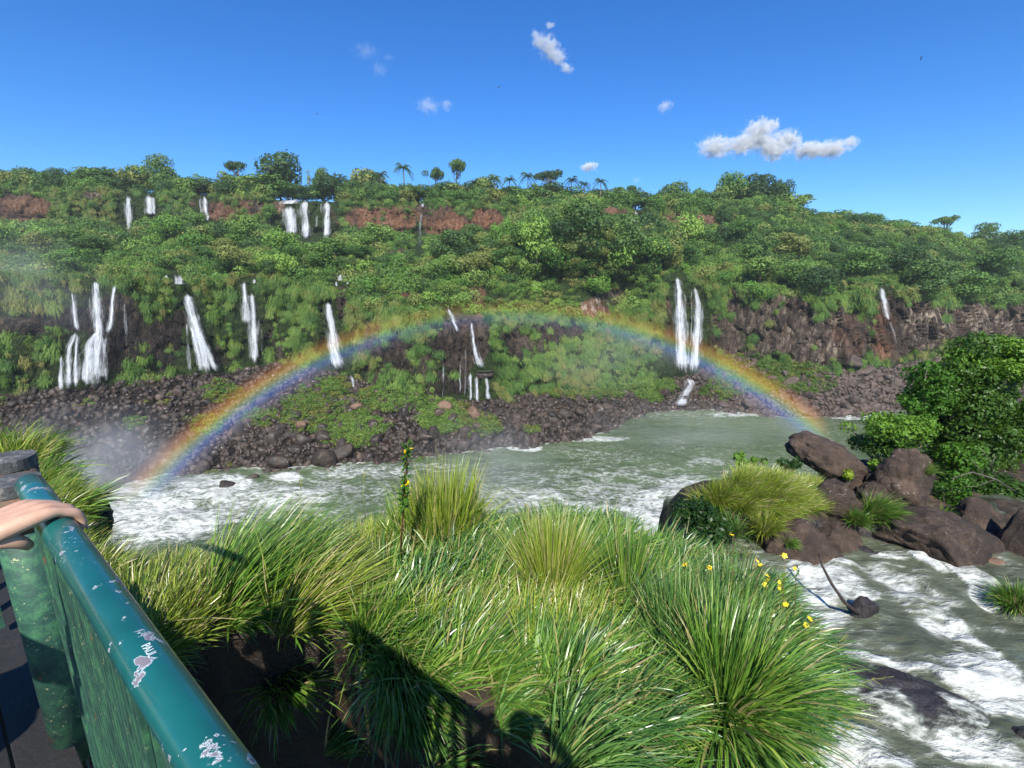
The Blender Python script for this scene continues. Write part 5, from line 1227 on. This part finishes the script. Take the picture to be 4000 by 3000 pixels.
# ------------------------------------------------------------------ railing
RU = Vector((-.787, .617, 0)).normalized(); RN = Vector((.617, .787, 0)).normalized()   # along the rail, outward
def rail_pt(s, z=-.55): return Vector((-.467, .53, 0)) + RU * s + Vector((0, 0, CZ + z))
m, nt, out = mat('chipped teal paint'); T = NT(nt); p = pos(T)
g = T.n('TexCoord').outputs['Object']
chip = T.step(T.math('ADD', T.noise(g, 26, 5, .6, .3), T.math('MULTIPLY', T.noise(g, 5, 3), .45)), .875, .90)
rim = T.step(T.math('ADD', T.noise(g, 26, 5, .6, .3), T.math('MULTIPLY', T.noise(g, 5, 3), .45)), .858, .875)
paint = T.ramp(T.noise(g, 3.5, 4), [(.35, (0.006, 0.075, 0.066)), (.65, (0.009, 0.12, 0.115))])
paint = T.mix(T.math('MULTIPLY', T.step(T.noise(g, 130, 3, .7), .60, .68), T.step(T.noise(g, 7, 2), .5, .62)), paint, (.25, .36, .36))
c = T.mix(rim, paint, (.42, .48, .50)); c = T.mix(chip, c, (.17, .15, .17))
b = T.n('BsdfPrincipled'); T.l(c, b.inputs['Base Color']); T.l(T.math('ADD', T.math('MULTIPLY', T.noise(g, 9, 5), .6), T.math('MULTIPLY', rim, .4)), b.inputs['Roughness'])
b.inputs['Coat Weight'].default_value = .3
T.l(T.bump(T.math('SUBTRACT', 1.0, rim), .5, .002), b.inputs['Normal']); T.l(b.outputs[0], out.inputs[0]); M['teal'] = m
m, nt, out = mat('mossy green paint'); T = NT(nt); g = pos(T)
c = T.ramp(T.noise(g, 16, 6, .7), [(.3, (0.012, 0.040, 0.028)), (.5, (0.025, 0.085, 0.055)), (.62, (0.05, 0.16, 0.07)), (.72, (.02, .07, .04))])
c = T.mix(T.step(T.noise(g, 60, 4, .7), .63, .68), c, (.36, .38, .20)); c = T.mix(T.step(T.noise(g, 14, 4, .6), .66, .7), c, (.16, .08, .035))
b = T.n('BsdfPrincipled'); T.l(c, b.inputs['Base Color']); b.inputs['Roughness'].default_value = .6
T.l(T.bump(T.noise(g, 80, 5, .7), .6, .003), b.inputs['Normal']); T.l(b.outputs[0], out.inputs[0]); M['moss_paint'] = m
M['cap'] = rock_mat('weathered post top', (0.02, 0.025, 0.025), (0.05, 0.055, 0.055), (0.42, 0.38, 0.33), 9, bump=.4)
M['rust'] = rock_mat('rusty post', (0.02, 0.03, 0.028), (0.05, 0.06, 0.05), (0.28, 0.12, 0.06), 8, bump=.4)
M['plank'] = rock_mat('old deck planks', (0.005, 0.005, 0.005), (0.010, 0.0095, 0.0095), (0.028, 0.024, 0.02), 8, bump=.5)
rail = bpy.data.objects.new('railing', None); COL.objects.link(rail); rail.location = rail_pt(0, -1.62); tag(rail, 'green railing with a chipped teal round handrail running beside the walkway', 'railing')
ro = rail.location
def lp(v): return v - ro
RAD = .0305
END = 1.05
mb = MB(); pts = [rail_pt(s) for s in np.linspace(-2.6, END, 40)]
mb.tube([lp(q) for q in pts], RAD, 40)
hr = mb.build('handrail', M['teal'], rail, True); hr['label'] = 'teal painted round handrail with chipped paint'
# scratched letters on the handrail
fc_ = bpy.data.curves.new('scratch', 'FONT'); fc_.body = 'PAUL'; fc_.size = .015; fc_.extrude = .0004; fc_.offset = 0
fo = bpy.data.objects.new('scratched_letters', fc_); COL.objects.link(fo)
M['scratch'] = colour_mat('bare scratched metal', (.55, .60, .62)); fc_.materials.append(M['scratch'])
def on_rail(dx, dy):
    """point of the handrail surface seen at (dx,dy)"""
    d_ = (P(dx, dy, 1.0) - Vector((0, 0, CZ))); o_ = Vector((0, 0, CZ)); best = None
    for k in range(300, 2200):
        q = o_ + d_ * (k / 1000); r_ = q - rail_pt(0); r_ = r_ - RU * r_.dot(RU)
        if r_.length < RAD: return q, r_.normalized()
    return None
hit = on_rail(322, 1404)
if hit:
    q, nn = hit; xa = (-RN + nn * nn.dot(RN)).normalized()
    xa = -(RU); xa = (xa - nn * xa.dot(nn)).normalized(); ya = nn.cross(xa)
    fo.matrix_world = Matrix.Translation(q + nn * .0003 - xa * .017 - ya * .005) @ Matrix((xa, ya, nn)).transposed().to_4x4()
bpy.context.view_layer.update()
dg = bpy.context.evaluated_depsgraph_get(); lm = bpy.data.meshes.new_from_object(fo.evaluated_get(dg)); mw = fo.matrix_world.copy(); bpy.data.objects.remove(fo)
lo_ = link('scratched_letters', lm, rail); lo_.matrix_world = mw; lo_.location = mw.translation - ro; lo_.rotation_euler = mw.to_euler()
if not lm.materials: lm.materials.append(M['scratch'])
# pickets, grooved board, lower rails
RZ3 = Matrix.Rotation(math.atan2(RU.y, RU.x), 3, 'Z')
def picket(s, wd=.045, th=.02, z0=-1.58, z1=-.59, nm='picket', off=0.0, mt='moss_paint'):
    c = rail_pt(s) - RN * off; c.z = CZ + (z0 + z1) / 2
    return MB().box(lp(c), wd, th, z1 - z0, RZ3).build(nm, M[mt], rail, bevel=.003)
for s in (.84, .96, 1.07): picket(s, .055)
for s in (.03, -.1, -.225, -.35, -.5, -.65, -.8, -.95, -1.1, -1.25, -1.4, -1.55, -1.7, -1.85, -2.0, -2.15, -2.3, -2.45): picket(s, .05)
mb = MB()
for k in range(19):
    s = .13 + k * .0335; c = rail_pt(s) - RN * .012; c.z = CZ - 1.10
    mb.box(lp(c), .021, .008, .93, RZ3)
c = rail_pt(.435) + RN * .004; c.z = CZ - 1.10; mb.box(lp(c), .66, .022, .93, RZ3)
gb = mb.build('grooved_board', M['moss_paint'], rail); gb['label'] = 'wide vertically grooved mossy board'
for z_ in (-.62, -1.5):
    a_ = rail_pt(-.85 if False else -.88); a_.z = CZ + z_
    MB().box(lp(a_ + RN * .02), 3.4, .03, .05, RZ3).build('lower_rail', M['moss_paint'], rail, bevel=.004)
def post(p, r, ztop, label=None):
    mb = MB(); pb = Vector((p.x, p.y, CZ - 1.7)); pt = Vector((p.x, p.y, CZ + ztop))
    mb.tube([lp(pb), lp(pt)], r, 28); o = mb.build('post', M['moss_paint'], rail, True)
    cm = MB().tube([lp(pt + Vector((0, 0, -.035))), lp(pt + Vector((0, 0, .004)))], r + .004, 28); cp = cm.build('post_cap', M['cap'], o, False); cp.parent = o
    mb2 = MB().tube([lp(pt + Vector((0, 0, -.16))), lp(pt + Vector((0, 0, -.038)))], r + .002, 28).build('rusty_band', M['rust'], o, True)
    return o
p1 = P(24, 1040, 1.50); p2 = P(14, 990, 1.72)
post(p1, .066, p1.z - CZ); post(p2, .074, p2.z - CZ)
post(rail_pt(-2.65), .05, -.50)
# the next bay of the railing, turning slightly, out beyond the left frame edge (casts the long shadow)
rail2 = bpy.data.objects.new('railing', None); COL.objects.link(rail2); q0 = Vector((p2.x - .08, p2.y + .05, CZ - .56)) + Vector((-.35, .17, 0)); q1 = q0 + Vector((-2.2, 1.1, 0)); rail2.location = (q0.x, q0.y, CZ - 1.6)
tag(rail2, 'next bay of railing behind the two round posts, mostly outside the left edge', 'railing')
r0_ = rail2.location
MB().tube([q0 - r0_, q0.lerp(q1, .5) - r0_, q1 - r0_], RAD, 24).build('handrail', M['teal'], rail2, True)
for k in range(12):
    c = q0.lerp(q1, (k + .5) / 12); c.z = CZ - 1.08; MB().box(c - r0_, .05, .02, 1.0, RZ3).build('picket', M['moss_paint'], rail2)
# walkway deck
deck = bpy.data.objects.new('walkway', None); COL.objects.link(deck); deck.location = (0, -1, CZ - 1.62); tag(deck, 'dark plank walkway the viewer stands on', 'walkway')
for k in range(16):
    c = rail_pt(0) - RN * (.02 + .15 * (k + .5)) - RU * .2; c.z = CZ - 1.64
    MB().box(c - deck.location, 7.5, .142, .04, RZ3).build('plank', M['plank'], deck, bevel=.004)
for s in (-3, -1.2, .6, 2.4):
    c = rail_pt(s) - RN * 1.1; c.z = CZ - 1.74; MB().box(c - deck.location, .12, 2.3, .14, RZ3).build('joist', M['plank'], deck)
    for d_ in (.15, 2.1):
        c = rail_pt(s) - RN * d_; MB().tube([Vector((c.x, c.y, CZ - 6.4)) - deck.location, Vector((c.x, c.y, CZ - 1.7)) - deck.location], .09, 12).build('pile', M['plank'], deck, True)

# ------------------------------------------------------------------ people
m, nt, out = mat('skin'); T = NT(nt); g = pos(T); b = T.n('BsdfPrincipled')
T.l(T.ramp(T.noise(g, 40, 4), [(.3, (.50, .29, .19)), (.7, (.60, .37, .25))]), b.inputs['Base Color']); b.inputs['Roughness'].default_value = .5
b.inputs['Subsurface Weight'].default_value = .12; b.inputs['Subsurface Scale'].default_value = .01; b.inputs['Subsurface Radius'].default_value = (1, .3, .15)
T.l(b.outputs[0], out.inputs[0]); M['skin'] = m
M['shirt'] = colour_mat('grey shirt', (.22, .24, .28), .85); M['trousers'] = colour_mat('dark trousers', (.03, .035, .05), .9); M['hair'] = colour_mat('dark brown hair', (.03, .018, .012), .6); M['shirt2'] = colour_mat('blue shirt', (.06, .10, .22), .85)
def skinned(name, joints, edges, m_, parent, root_i=0, sub=2):
    me_ = bpy.data.meshes.new(name); me_.from_pydata([tuple(j[0]) for j in joints], edges, []); me_.materials.append(m_)
    o = link(name, me_, parent)
    sk = o.modifiers.new('skin', 'SKIN'); sk.use_smooth_shade = True; sk.branch_smoothing = .6
    for i, j in enumerate(joints):
        r_ = j[1]; me_.skin_vertices[0].data[i].radius = (r_, r_) if not hasattr(r_, '__len__') else r_
        me_.skin_vertices[0].data[i].use_root = (i == root_i)
    sb = o.modifiers.new('sub', 'SUBSURF'); sb.levels = sub; sb.render_levels = sub
    return o
def person(loc, face, label, arms, shirt, head_z=1.60, hand_cb=None):
    """arms: list of two lists of world joints (elbow, wrist) for left and right; face = unit direction"""
    root = bpy.data.objects.new('person', None); COL.objects.link(root); root.location = loc; tag(root, label, 'person')
    L0 = Vector(loc); fwd = Vector(face).normalized(); lf = Vector((-fwd.y, fwd.x, 0))
    def q(a, b, c): return lf * a + fwd * b + Vector((0, 0, c))
    J = [(q(0, 0, .92), .15)]; E_ = []
    def add(v, r, par): J.append((v, r)); E_.append((par, len(J) - 1)); return len(J) - 1
    a = add(q(0, .01, 1.10), .135, 0); a = add(q(0, 0, 1.30), .15, a); ch = a
    nk = add(q(0, .0, 1.46), .055, ch); hd = add(q(0, .02, 1.56), .075, nk); hd2 = add(q(0, .015, 1.66), .085, hd); add(q(0, .0, 1.73), .06, hd2)
    for sgn in (1, -1):
        k = add(q(.10 * sgn, 0, .84), .095, 0); k = add(q(.11 * sgn, .02, .48), .058, k); k = add(q(.12 * sgn, 0, .09), .04, k); add(q(.13 * sgn, .15, .04), .035, k)
    for sgn, (el, wr) in zip((1, -1), arms):
        k = add(q(.17 * sgn, 0, 1.38), .055, ch); k = add(el - L0, .04, k); k = add(wr - L0, (.027, .034), k)
    body = skinned('body', J, E_, M['skin'], root)
    # clothing follows the same joints a little larger
    Jt = [(q(0, 0, .95), .165), (q(0, .01, 1.10), .155), (q(0, 0, 1.30), .17), (q(0, 0, 1.42), .07)]; Et = [(0, 1), (1, 2), (2, 3)]
    for sgn, (el, wr) in zip((1, -1), arms):
        sh = q(.18 * sgn, 0, 1.38); e1 = el - L0; Jt += [(sh, .068), (sh.lerp(e1, .6), .058)]; n_ = len(Jt); Et += [(2, n_ - 2), (n_ - 2, n_ - 1)]
    skinned('shirt', Jt, Et, shirt, root)
    Jp = [(q(0, 0, .95), .16)]; Ep = []
    for sgn in (1, -1):
        n_ = len(Jp); Jp += [(q(.10 * sgn, 0, .80), .108), (q(.11 * sgn, .02, .48), .075), (q(.12 * sgn, 0, .12), .055)]; Ep += [(0, n_), (n_, n_ + 1), (n_ + 1, n_ + 2)]
    skinned('trousers', Jp, Ep, M['trousers'], root)
    hm = rock_mesh('hair', M['hair'], 3, 5, (.088, .10, .09), 0, .05); ho = link('hair', hm, root, q(0, -.02, 1.70))
    no = MB(); no.tube([q(0, .085, 1.66), q(0, .118, 1.625), q(0, .09, 1.615)], [.010, .016, .008], 8); no.build('nose', M['skin'], root, True)
    for sgn in (1, -1):
        e_ = rock_mesh('eye', M['hair'], 2, 1, (.012, .008, .008), 0, 0); link('eye', e_, root, q(.032 * sgn, .085, 1.665))
    return root, body
# visible hand: built as skinned chains rooted inside the palm
HC = rail_pt(.70); HC.z = CZ - .55                 # rail axis under the hand
hb = Vector((.50, .866, 0)).normalized()           # across the rail, away from the viewer's side
hb = (RN * .95 + RU * .26).normalized(); ha = Vector((-hb.y, hb.x, 0)); ha = -ha if ha.dot(RU) < 0 else ha; HC = HC + RU * .022 - hb * .016
def HP(a_, b_, c_): return HC + ha * a_ + hb * b_ + Vector((0, 0, c_))
companion_loc = Vector((-1.95, .62, CZ - 1.60))
elbow = Vector((-1.30, .52, CZ - .60)); wrist = HP(-.004, -.125, .026)
root_p, body_p = person(companion_loc, (.75, .66, 0), 'person outside the left edge resting one bare hand on the handrail', [(Vector((-2.25, .9, CZ - .55)), Vector((-2.05, 1.2, CZ - .5))), (elbow, wrist)], M['shirt2'])
# forearm, palm and fingers grown from joint chains and fused into one surface
def eval_arrays(o):
    bpy.context.view_layer.update(); dg_ = bpy.context.evaluated_depsgraph_get(); m2 = bpy.data.meshes.new_from_object(o.evaluated_get(dg_))
    v = [tuple(a.co) for a in m2.vertices]; f = [list(a.vertices) for a in m2.polygons]; bpy.data.meshes.remove(m2); bpy.data.objects.remove(o); return v, f
W0 = root_p.location.copy()
FG = [(-.051, .98, .0110), (-.0175, 1.08, .0115), (.0165, 1.02, .0112), (.048, .86, .0100)]
chains = [[(elbow, .050), (wrist.lerp(elbow, .55), .046), (wrist.lerp(elbow, .15), .038), (wrist, .035), (HP(0, -.085, .036), .031)]]
for a_ in (-.03, 0, .03): chains.append([(HP(a_ * .5, -.11, .030), .026), (HP(a_ * .8, -.06, .040), .022), (HP(a_, -.018, .045), .0160), (HP(a_, .006, .043), .012)])
for a_, ln, r_ in FG:
    b0 = .006 - abs(a_) * .25
    chains.append([(HP(a_ * .45, -.105, .031), .022), (HP(a_ * .78, -.055, .043), .019), (HP(a_, b0 - .004, .050), r_ * 1.38), (HP(a_ * 1.04, b0 + .014 * ln, .045), r_ * .94), (HP(a_ * 1.06, .030 * ln + .006, .029), r_ * 1.16), (HP(a_ * 1.05, .037 * ln + .005, .010), r_ * .88), (HP(a_ * 1.03, .038 * ln + .004, .000), r_ * .97), (HP(a_ * 1.0, .034 * ln + .004, -.018 * ln), r_ * .80)])
chains.append([(HP(-.012, -.100, .024), .023), (HP(-.026, -.072, .014), .0185), (HP(-.030, -.055, .000), .0145), (HP(-.026, -.046, -.012), .0125), (HP(-.018, -.041, -.023), .010)])
HV, HF = [], []
for ch in chains:
    o_ = skinned('chain', [(p - W0, r) for p, r in ch], [(k, k + 1) for k in range(len(ch) - 1)], M['skin'], None, 0, 2)
    v_, f_ = eval_arrays(o_); k0 = len(HV); HV += v_; HF += [[a + k0 for a in q] for q in f_]
hm_ = bpy.data.meshes.new('hand'); hm_.from_pydata(HV, [], HF); hm_.materials.append(M['skin'])
hand = link('hand_and_forearm', hm_, root_p); hand['label'] = 'bare left hand and forearm, fingers curled over the handrail'
rm = hand.modifiers.new('fuse', 'REMESH'); rm.mode = 'VOXEL'; rm.voxel_size = .0018; rm.use_smooth_shade = True
sm_ = hand.modifiers.new('soften', 'SMOOTH'); sm_.factor = .5; sm_.iterations = 3
M['nail'] = colour_mat('finger nail', (.72, .48, .42), .3)
for a_, ln, r_ in FG:
    link('finger_nail', rock_mesh('finger_nail', M['nail'], 2, 1, (.0065, .0022, .0085), 0, 0, 0), hand, HP(a_, .035 * ln + .005 + r_ * .80, -.012 * ln) - W0, (0, 0, math.atan2(ha.y, ha.x)))
# photographer stands behind the camera: only the shadow is seen
pl_ = Vector((.06, -.30, CZ - 1.64))
person(pl_, (0, 1, 0), 'photographer standing on the walkway with both hands raised', [(Vector((-.30, -.22, CZ - .28)), Vector((-.11, -.10, CZ - .06))), (Vector((.34, -.22, CZ - .28)), Vector((.13, -.10, CZ - .06)))], M['shirt'])

# ------------------------------------------------------------------ birds
def bird(dx, dy, span_px, roll, label, t=150):
    s = span_px * K * t / F
    root = bpy.data.objects.new('bird', None); COL.objects.link(root); root.location = P(dx, dy, t); root.rotation_euler = (rng.normal() * .3, roll, rng.normal() * .5); root.scale = (s, s, s)
    tag(root, label, 'bird', 'birds soaring over the falls')
    mb = MB(); mb.tube([(0, -.22, 0), (0, -.1, 0), (0, .05, 0), (0, .17, .01), (0, .24, 0)], [.01, .045, .06, .035, .012], 8); mb.build('body', M['hair'], root, True)
    for sg in (1, -1):
        V = [(0.03 * sg, .10, .02), (.25 * sg, .14, .09), (.5 * sg, .06, .12), (.5 * sg, -.02, .12), (.25 * sg, -.06, .08), (.03 * sg, -.08, .0)]
        V2 = [(a, b, c - .012) for a, b, c in V]
        mb = MB(); mb.add(V + V2, [[0, 1, 4, 5], [1, 2, 3, 4], [6, 11, 10, 7], [7, 10, 9, 8], [0, 6, 7, 1], [1, 7, 8, 2], [2, 8, 9, 3], [3, 9, 10, 4], [4, 10, 11, 5], [5, 11, 6, 0]]); mb.build('wing', M['hair'], root)
    return root
for a in [(1077, 189, 13, -.6, 'largest dark bird with tilted wings in the middle of the sky'), (1990, 126, 9, .9, 'dark bird alone high at the right'), (685, 246, 8, -.2, 'dark bird above the left skyline, nearest to the tallest tree'), (727, 227, 8, .05, 'flat winged bird just above and right of another bird at left'), (740, 308, 6, -.7, 'small low bird over the narrow dark tree'), (1105, 293, 3, 0, 'tiny speck of a bird above the gnarled tree'), (971, 209, 6, 0, 'very faint level bird beside the small round cloud')]:
    bird(*a)

# ------------------------------------------------------------------ clouds (volumes)
def cloud(parts, label, dens, t=3000, soft=.5):
    s = K * t / F; V = MB()
    o_c = None; vs, fs = [], []
    bm = bmesh.new()
    cs = [(P(a, b, t), r1 * s, r2 * s) for a, b, r1, r2 in parts]
    c0 = sum((c for c, _, _ in cs), Vector()) / len(cs)
    me_ = bpy.data.meshes.new('cloud')
    ext = []
    for c, r1, r2 in cs:
        bmesh.ops.create_icosphere(bm, subdivisions=3, radius=1.0, matrix=Matrix.Translation(c - c0) @ Matrix.Diagonal((r1 * 1.15, (r1 + r2) * .5, r2 * 1.2, 1)))
    bm.to_mesh(me_); bm.free()
    o = link('cloud', me_, None, c0)
    rm = o.modifiers.new('union', 'REMESH'); rm.mode = 'VOXEL'; rm.voxel_size = min(min(r1, r2) for _, r1, r2 in cs) * .16; rm.use_smooth_shade = True
    m, nt, out = mat('cloud vapour'); T = NT(nt); g = T.n('TexCoord').outputs['Object']
    # soft falloff from every lobe
    acc = None
    for c, r1, r2 in cs:
        sub = T.n('VectorMath', operation='SUBTRACT'); T.l(g, sub.inputs[0]); sub.inputs[1].default_value = c - c0
        ml = T.n('VectorMath', operation='MULTIPLY'); T.l(sub.outputs[0], ml.inputs[0]); ml.inputs[1].default_value = (1 / (r1 * 1.1), 2 / (r1 + r2), 1 / (r2 * 1.15))
        ln = T.n('VectorMath', operation='LENGTH'); T.l(ml.outputs[0], ln.inputs[0])
        d_ = T.math('SUBTRACT', 1.0, ln.outputs['Value'], clamp=True)
        acc = d_ if acc is None else T.math('ADD', acc, d_)
    ns = T.noise(g, 3.2 / (35 * s), 5, .62, .4)
    den = T.math('MULTIPLY', T.step(T.math('ADD', acc, T.math('MULTIPLY', T.math('SUBTRACT', ns, .5), 2.2)), .25, .25 + soft), dens / (20 * s))
    pv = T.n('VolumePrincipled'); pv.inputs['Color'].default_value = (1, 1, 1, 1); pv.inputs['Anisotropy'].default_value = -.45
    T.l(den, pv.inputs['Density']); T.l(pv.outputs[0], out.inputs['Volume']); me_.materials.append(m)
    return tag(o, label, 'cloud')
cloud([(1545, 318, 42, 26), (1600, 315, 34, 24), (1640, 290, 40, 36), (1672, 325, 40, 24), (1700, 300, 34, 22), (1745, 325, 44, 22), (1800, 322, 40, 22), (1840, 305, 20, 14), (1672, 268, 14, 14)], 'long ragged white cloud above the right wood', 2.6)
cloud([(1160, 85, 16, 20), (1185, 100, 26, 26), (1205, 125, 24, 20), (1225, 148, 18, 12), (1188, 54, 14, 8)], 'wispy slanting cloud high above the centre', 1.5)
cloud([(1272, 360, 22, 12)], 'small bright puff of cloud over the isolated palm', 3.0)
cloud([(925, 228, 32, 20), (965, 228, 16, 16)], 'pale round cloud left of the centre', .55, soft=.8)
cloud([(1436, 229, 20, 15)], 'small faint square cloud right of the centre', 1.2, soft=.7)
cloud([(1376, 388, 14, 10)], 'hardly visible cloudlet just above the skyline', .4, soft=.9)
cloud([(790, 110, 40, 18), (840, 125, 16, 10), (820, 150, 26, 20)], 'barely visible veil of cloud at upper left', .22, soft=.9)

# ------------------------------------------------------------------ spray
def spray(c, r, dens, label, seed=0):
    bm = bmesh.new(); bmesh.ops.create_icosphere(bm, subdivisions=3, radius=1.0); me_ = bpy.data.meshes.new('spray'); bm.to_mesh(me_); bm.free()
    o = link('spray', me_, None, c, None, r)
    m, nt, out = mat('spray'); T = NT(nt); g = T.n('TexCoord').outputs['Object']
    ln = T.n('VectorMath', operation='LENGTH'); T.l(g, ln.inputs[0])
    d_ = T.math('SUBTRACT', 1.0, ln.outputs['Value'], clamp=True)
    ns = T.noise(g, 2.2, 3, .55)
    den = T.math('MULTIPLY', T.math('MULTIPLY', T.math('POWER', d_, 1.3), T.step(ns, .3, .7)), dens)
    pv = T.n('VolumePrincipled'); pv.inputs['Color'].default_value = (.95, .96, .98, 1)
    T.l(den, pv.inputs['Density']); T.l(pv.outputs[0], out.inputs['Volume']); me_.materials.append(m)
    return tag(o, label, 'spray', kind='stuff')
spray(PZ(215, 1010, 6), (20, 13, 14), .065, 'veil of white spray at the foot of the rainbow on the left')
spray(P(190, 790, 120), (26, 9, 15), .045, 'spray drifting from the widest lower waterfall')
spray(P(30, 700, 112), (30, 12, 30), .045, 'spray hazing the green wall at the far left')
spray(PZ(1060, 1010, 5), (16, 8, 13), .050, 'thin column of spray over the middle of the river')
spray(PZ(1500, 930, 5), (34, 14, 8), .025, 'faint spray over the right reach of the river')
spray(P(1300, 780, 120), (24, 7, 12), .030, 'faint spray in front of the green slope below the rainbow crest')

# ------------------------------------------------------------------ rainbow: bow of light in the spray, on the cone of 42 degrees about the anti-solar direction
na, nr_ = 220, 28; R_ = 80.0
e1_ = Vector((1, 0, 0)); e2_ = e1_.cross(SUND).normalized()
if e2_.z < 0: e2_ = -e2_
V, U1, U2 = [], [], []
for i in range(na):
    ph = PI * (-.12 + 1.24 * i / (na - 1))
    for j in range(nr_):
        th = math.radians(39.0 + 4.6 * j / (nr_ - 1))
        d_ = SUND * math.cos(th) + (e1_ * math.cos(ph) + e2_ * math.sin(ph)) * math.sin(th)
        V.append(Vector((0, 0, CZ)) + d_ * R_); U1.append(math.degrees(th))
        dx_, dy_, _ = proj(np.array(V[-1][0]), np.array(V[-1][1]), np.array(V[-1][2]))
        left = float(dx_) < 1100
        yy = float(dy_); xx = float(dx_)
        st = np.interp(yy, [660, 720, 800, 900, 1030, 1095], [.38, .55, .85, 1.0, .8, .0] if left else [.38, .6, .95, .95, 0.25, 0.0])
        if 850 < xx < 1300: st *= .62
        if not left: st *= float(1 - sstep(1755, 1800, np.array(xx)))
        U2.append(st)
m, nt, out = mat('rainbow light'); T = NT(nt)
cr = T.ramp(T.math('DIVIDE', T.math('SUBTRACT', T.attr('theta'), 39.0), 4.6), [(.0, (0, 0, 0)), (.14, (.025, .027, .035)), (.28, (.055, .06, .11)), (.40, (.05, .09, .24)), (.50, (.09, .16, .18)), (.58, (.15, .18, .08)), (.67, (.25, .17, .035)), (.77, (.20, .085, .018)), (.88, (.07, .025, .008)), (1.0, (0, 0, 0))])
em = T.n('Emission'); T.l(cr, em.inputs[0]); T.l(T.math('MULTIPLY', T.attr('glow'), 0.85), em.inputs[1])
tr = T.n('BsdfTransparent'); ad = T.n('AddShader'); T.l(em.outputs[0], ad.inputs[0]); T.l(tr.outputs[0], ad.inputs[1]); T.l(ad.outputs[0], out.inputs[0])
m.cycles.emission_sampling = 'NONE'
me = mesh_np('rainbow', np.array(V), grid_faces(na, nr_), m, True, {'theta': U1, 'glow': U2})
o = link('rainbow', me); tag(o, 'rainbow arching over the river from the left rapids to the islet', 'rainbow')

# ------------------------------------------------------------------ air
mb = MB(); mb.box((10, 230, 38), 1300, 560, 158)
m, nt, out = mat('hazy air'); T = NT(nt); pv = T.n('VolumePrincipled'); pv.inputs['Color'].default_value = (.93, .96, 1, 1); pv.inputs['Density'].default_value = .00014; pv.inputs['Anisotropy'].default_value = 0.0
T.l(pv.outputs[0], out.inputs['Volume'])
hz = mb.build('haze', m); tag(hz, 'thin damp haze filling the gorge', 'haze', kind='stuff')
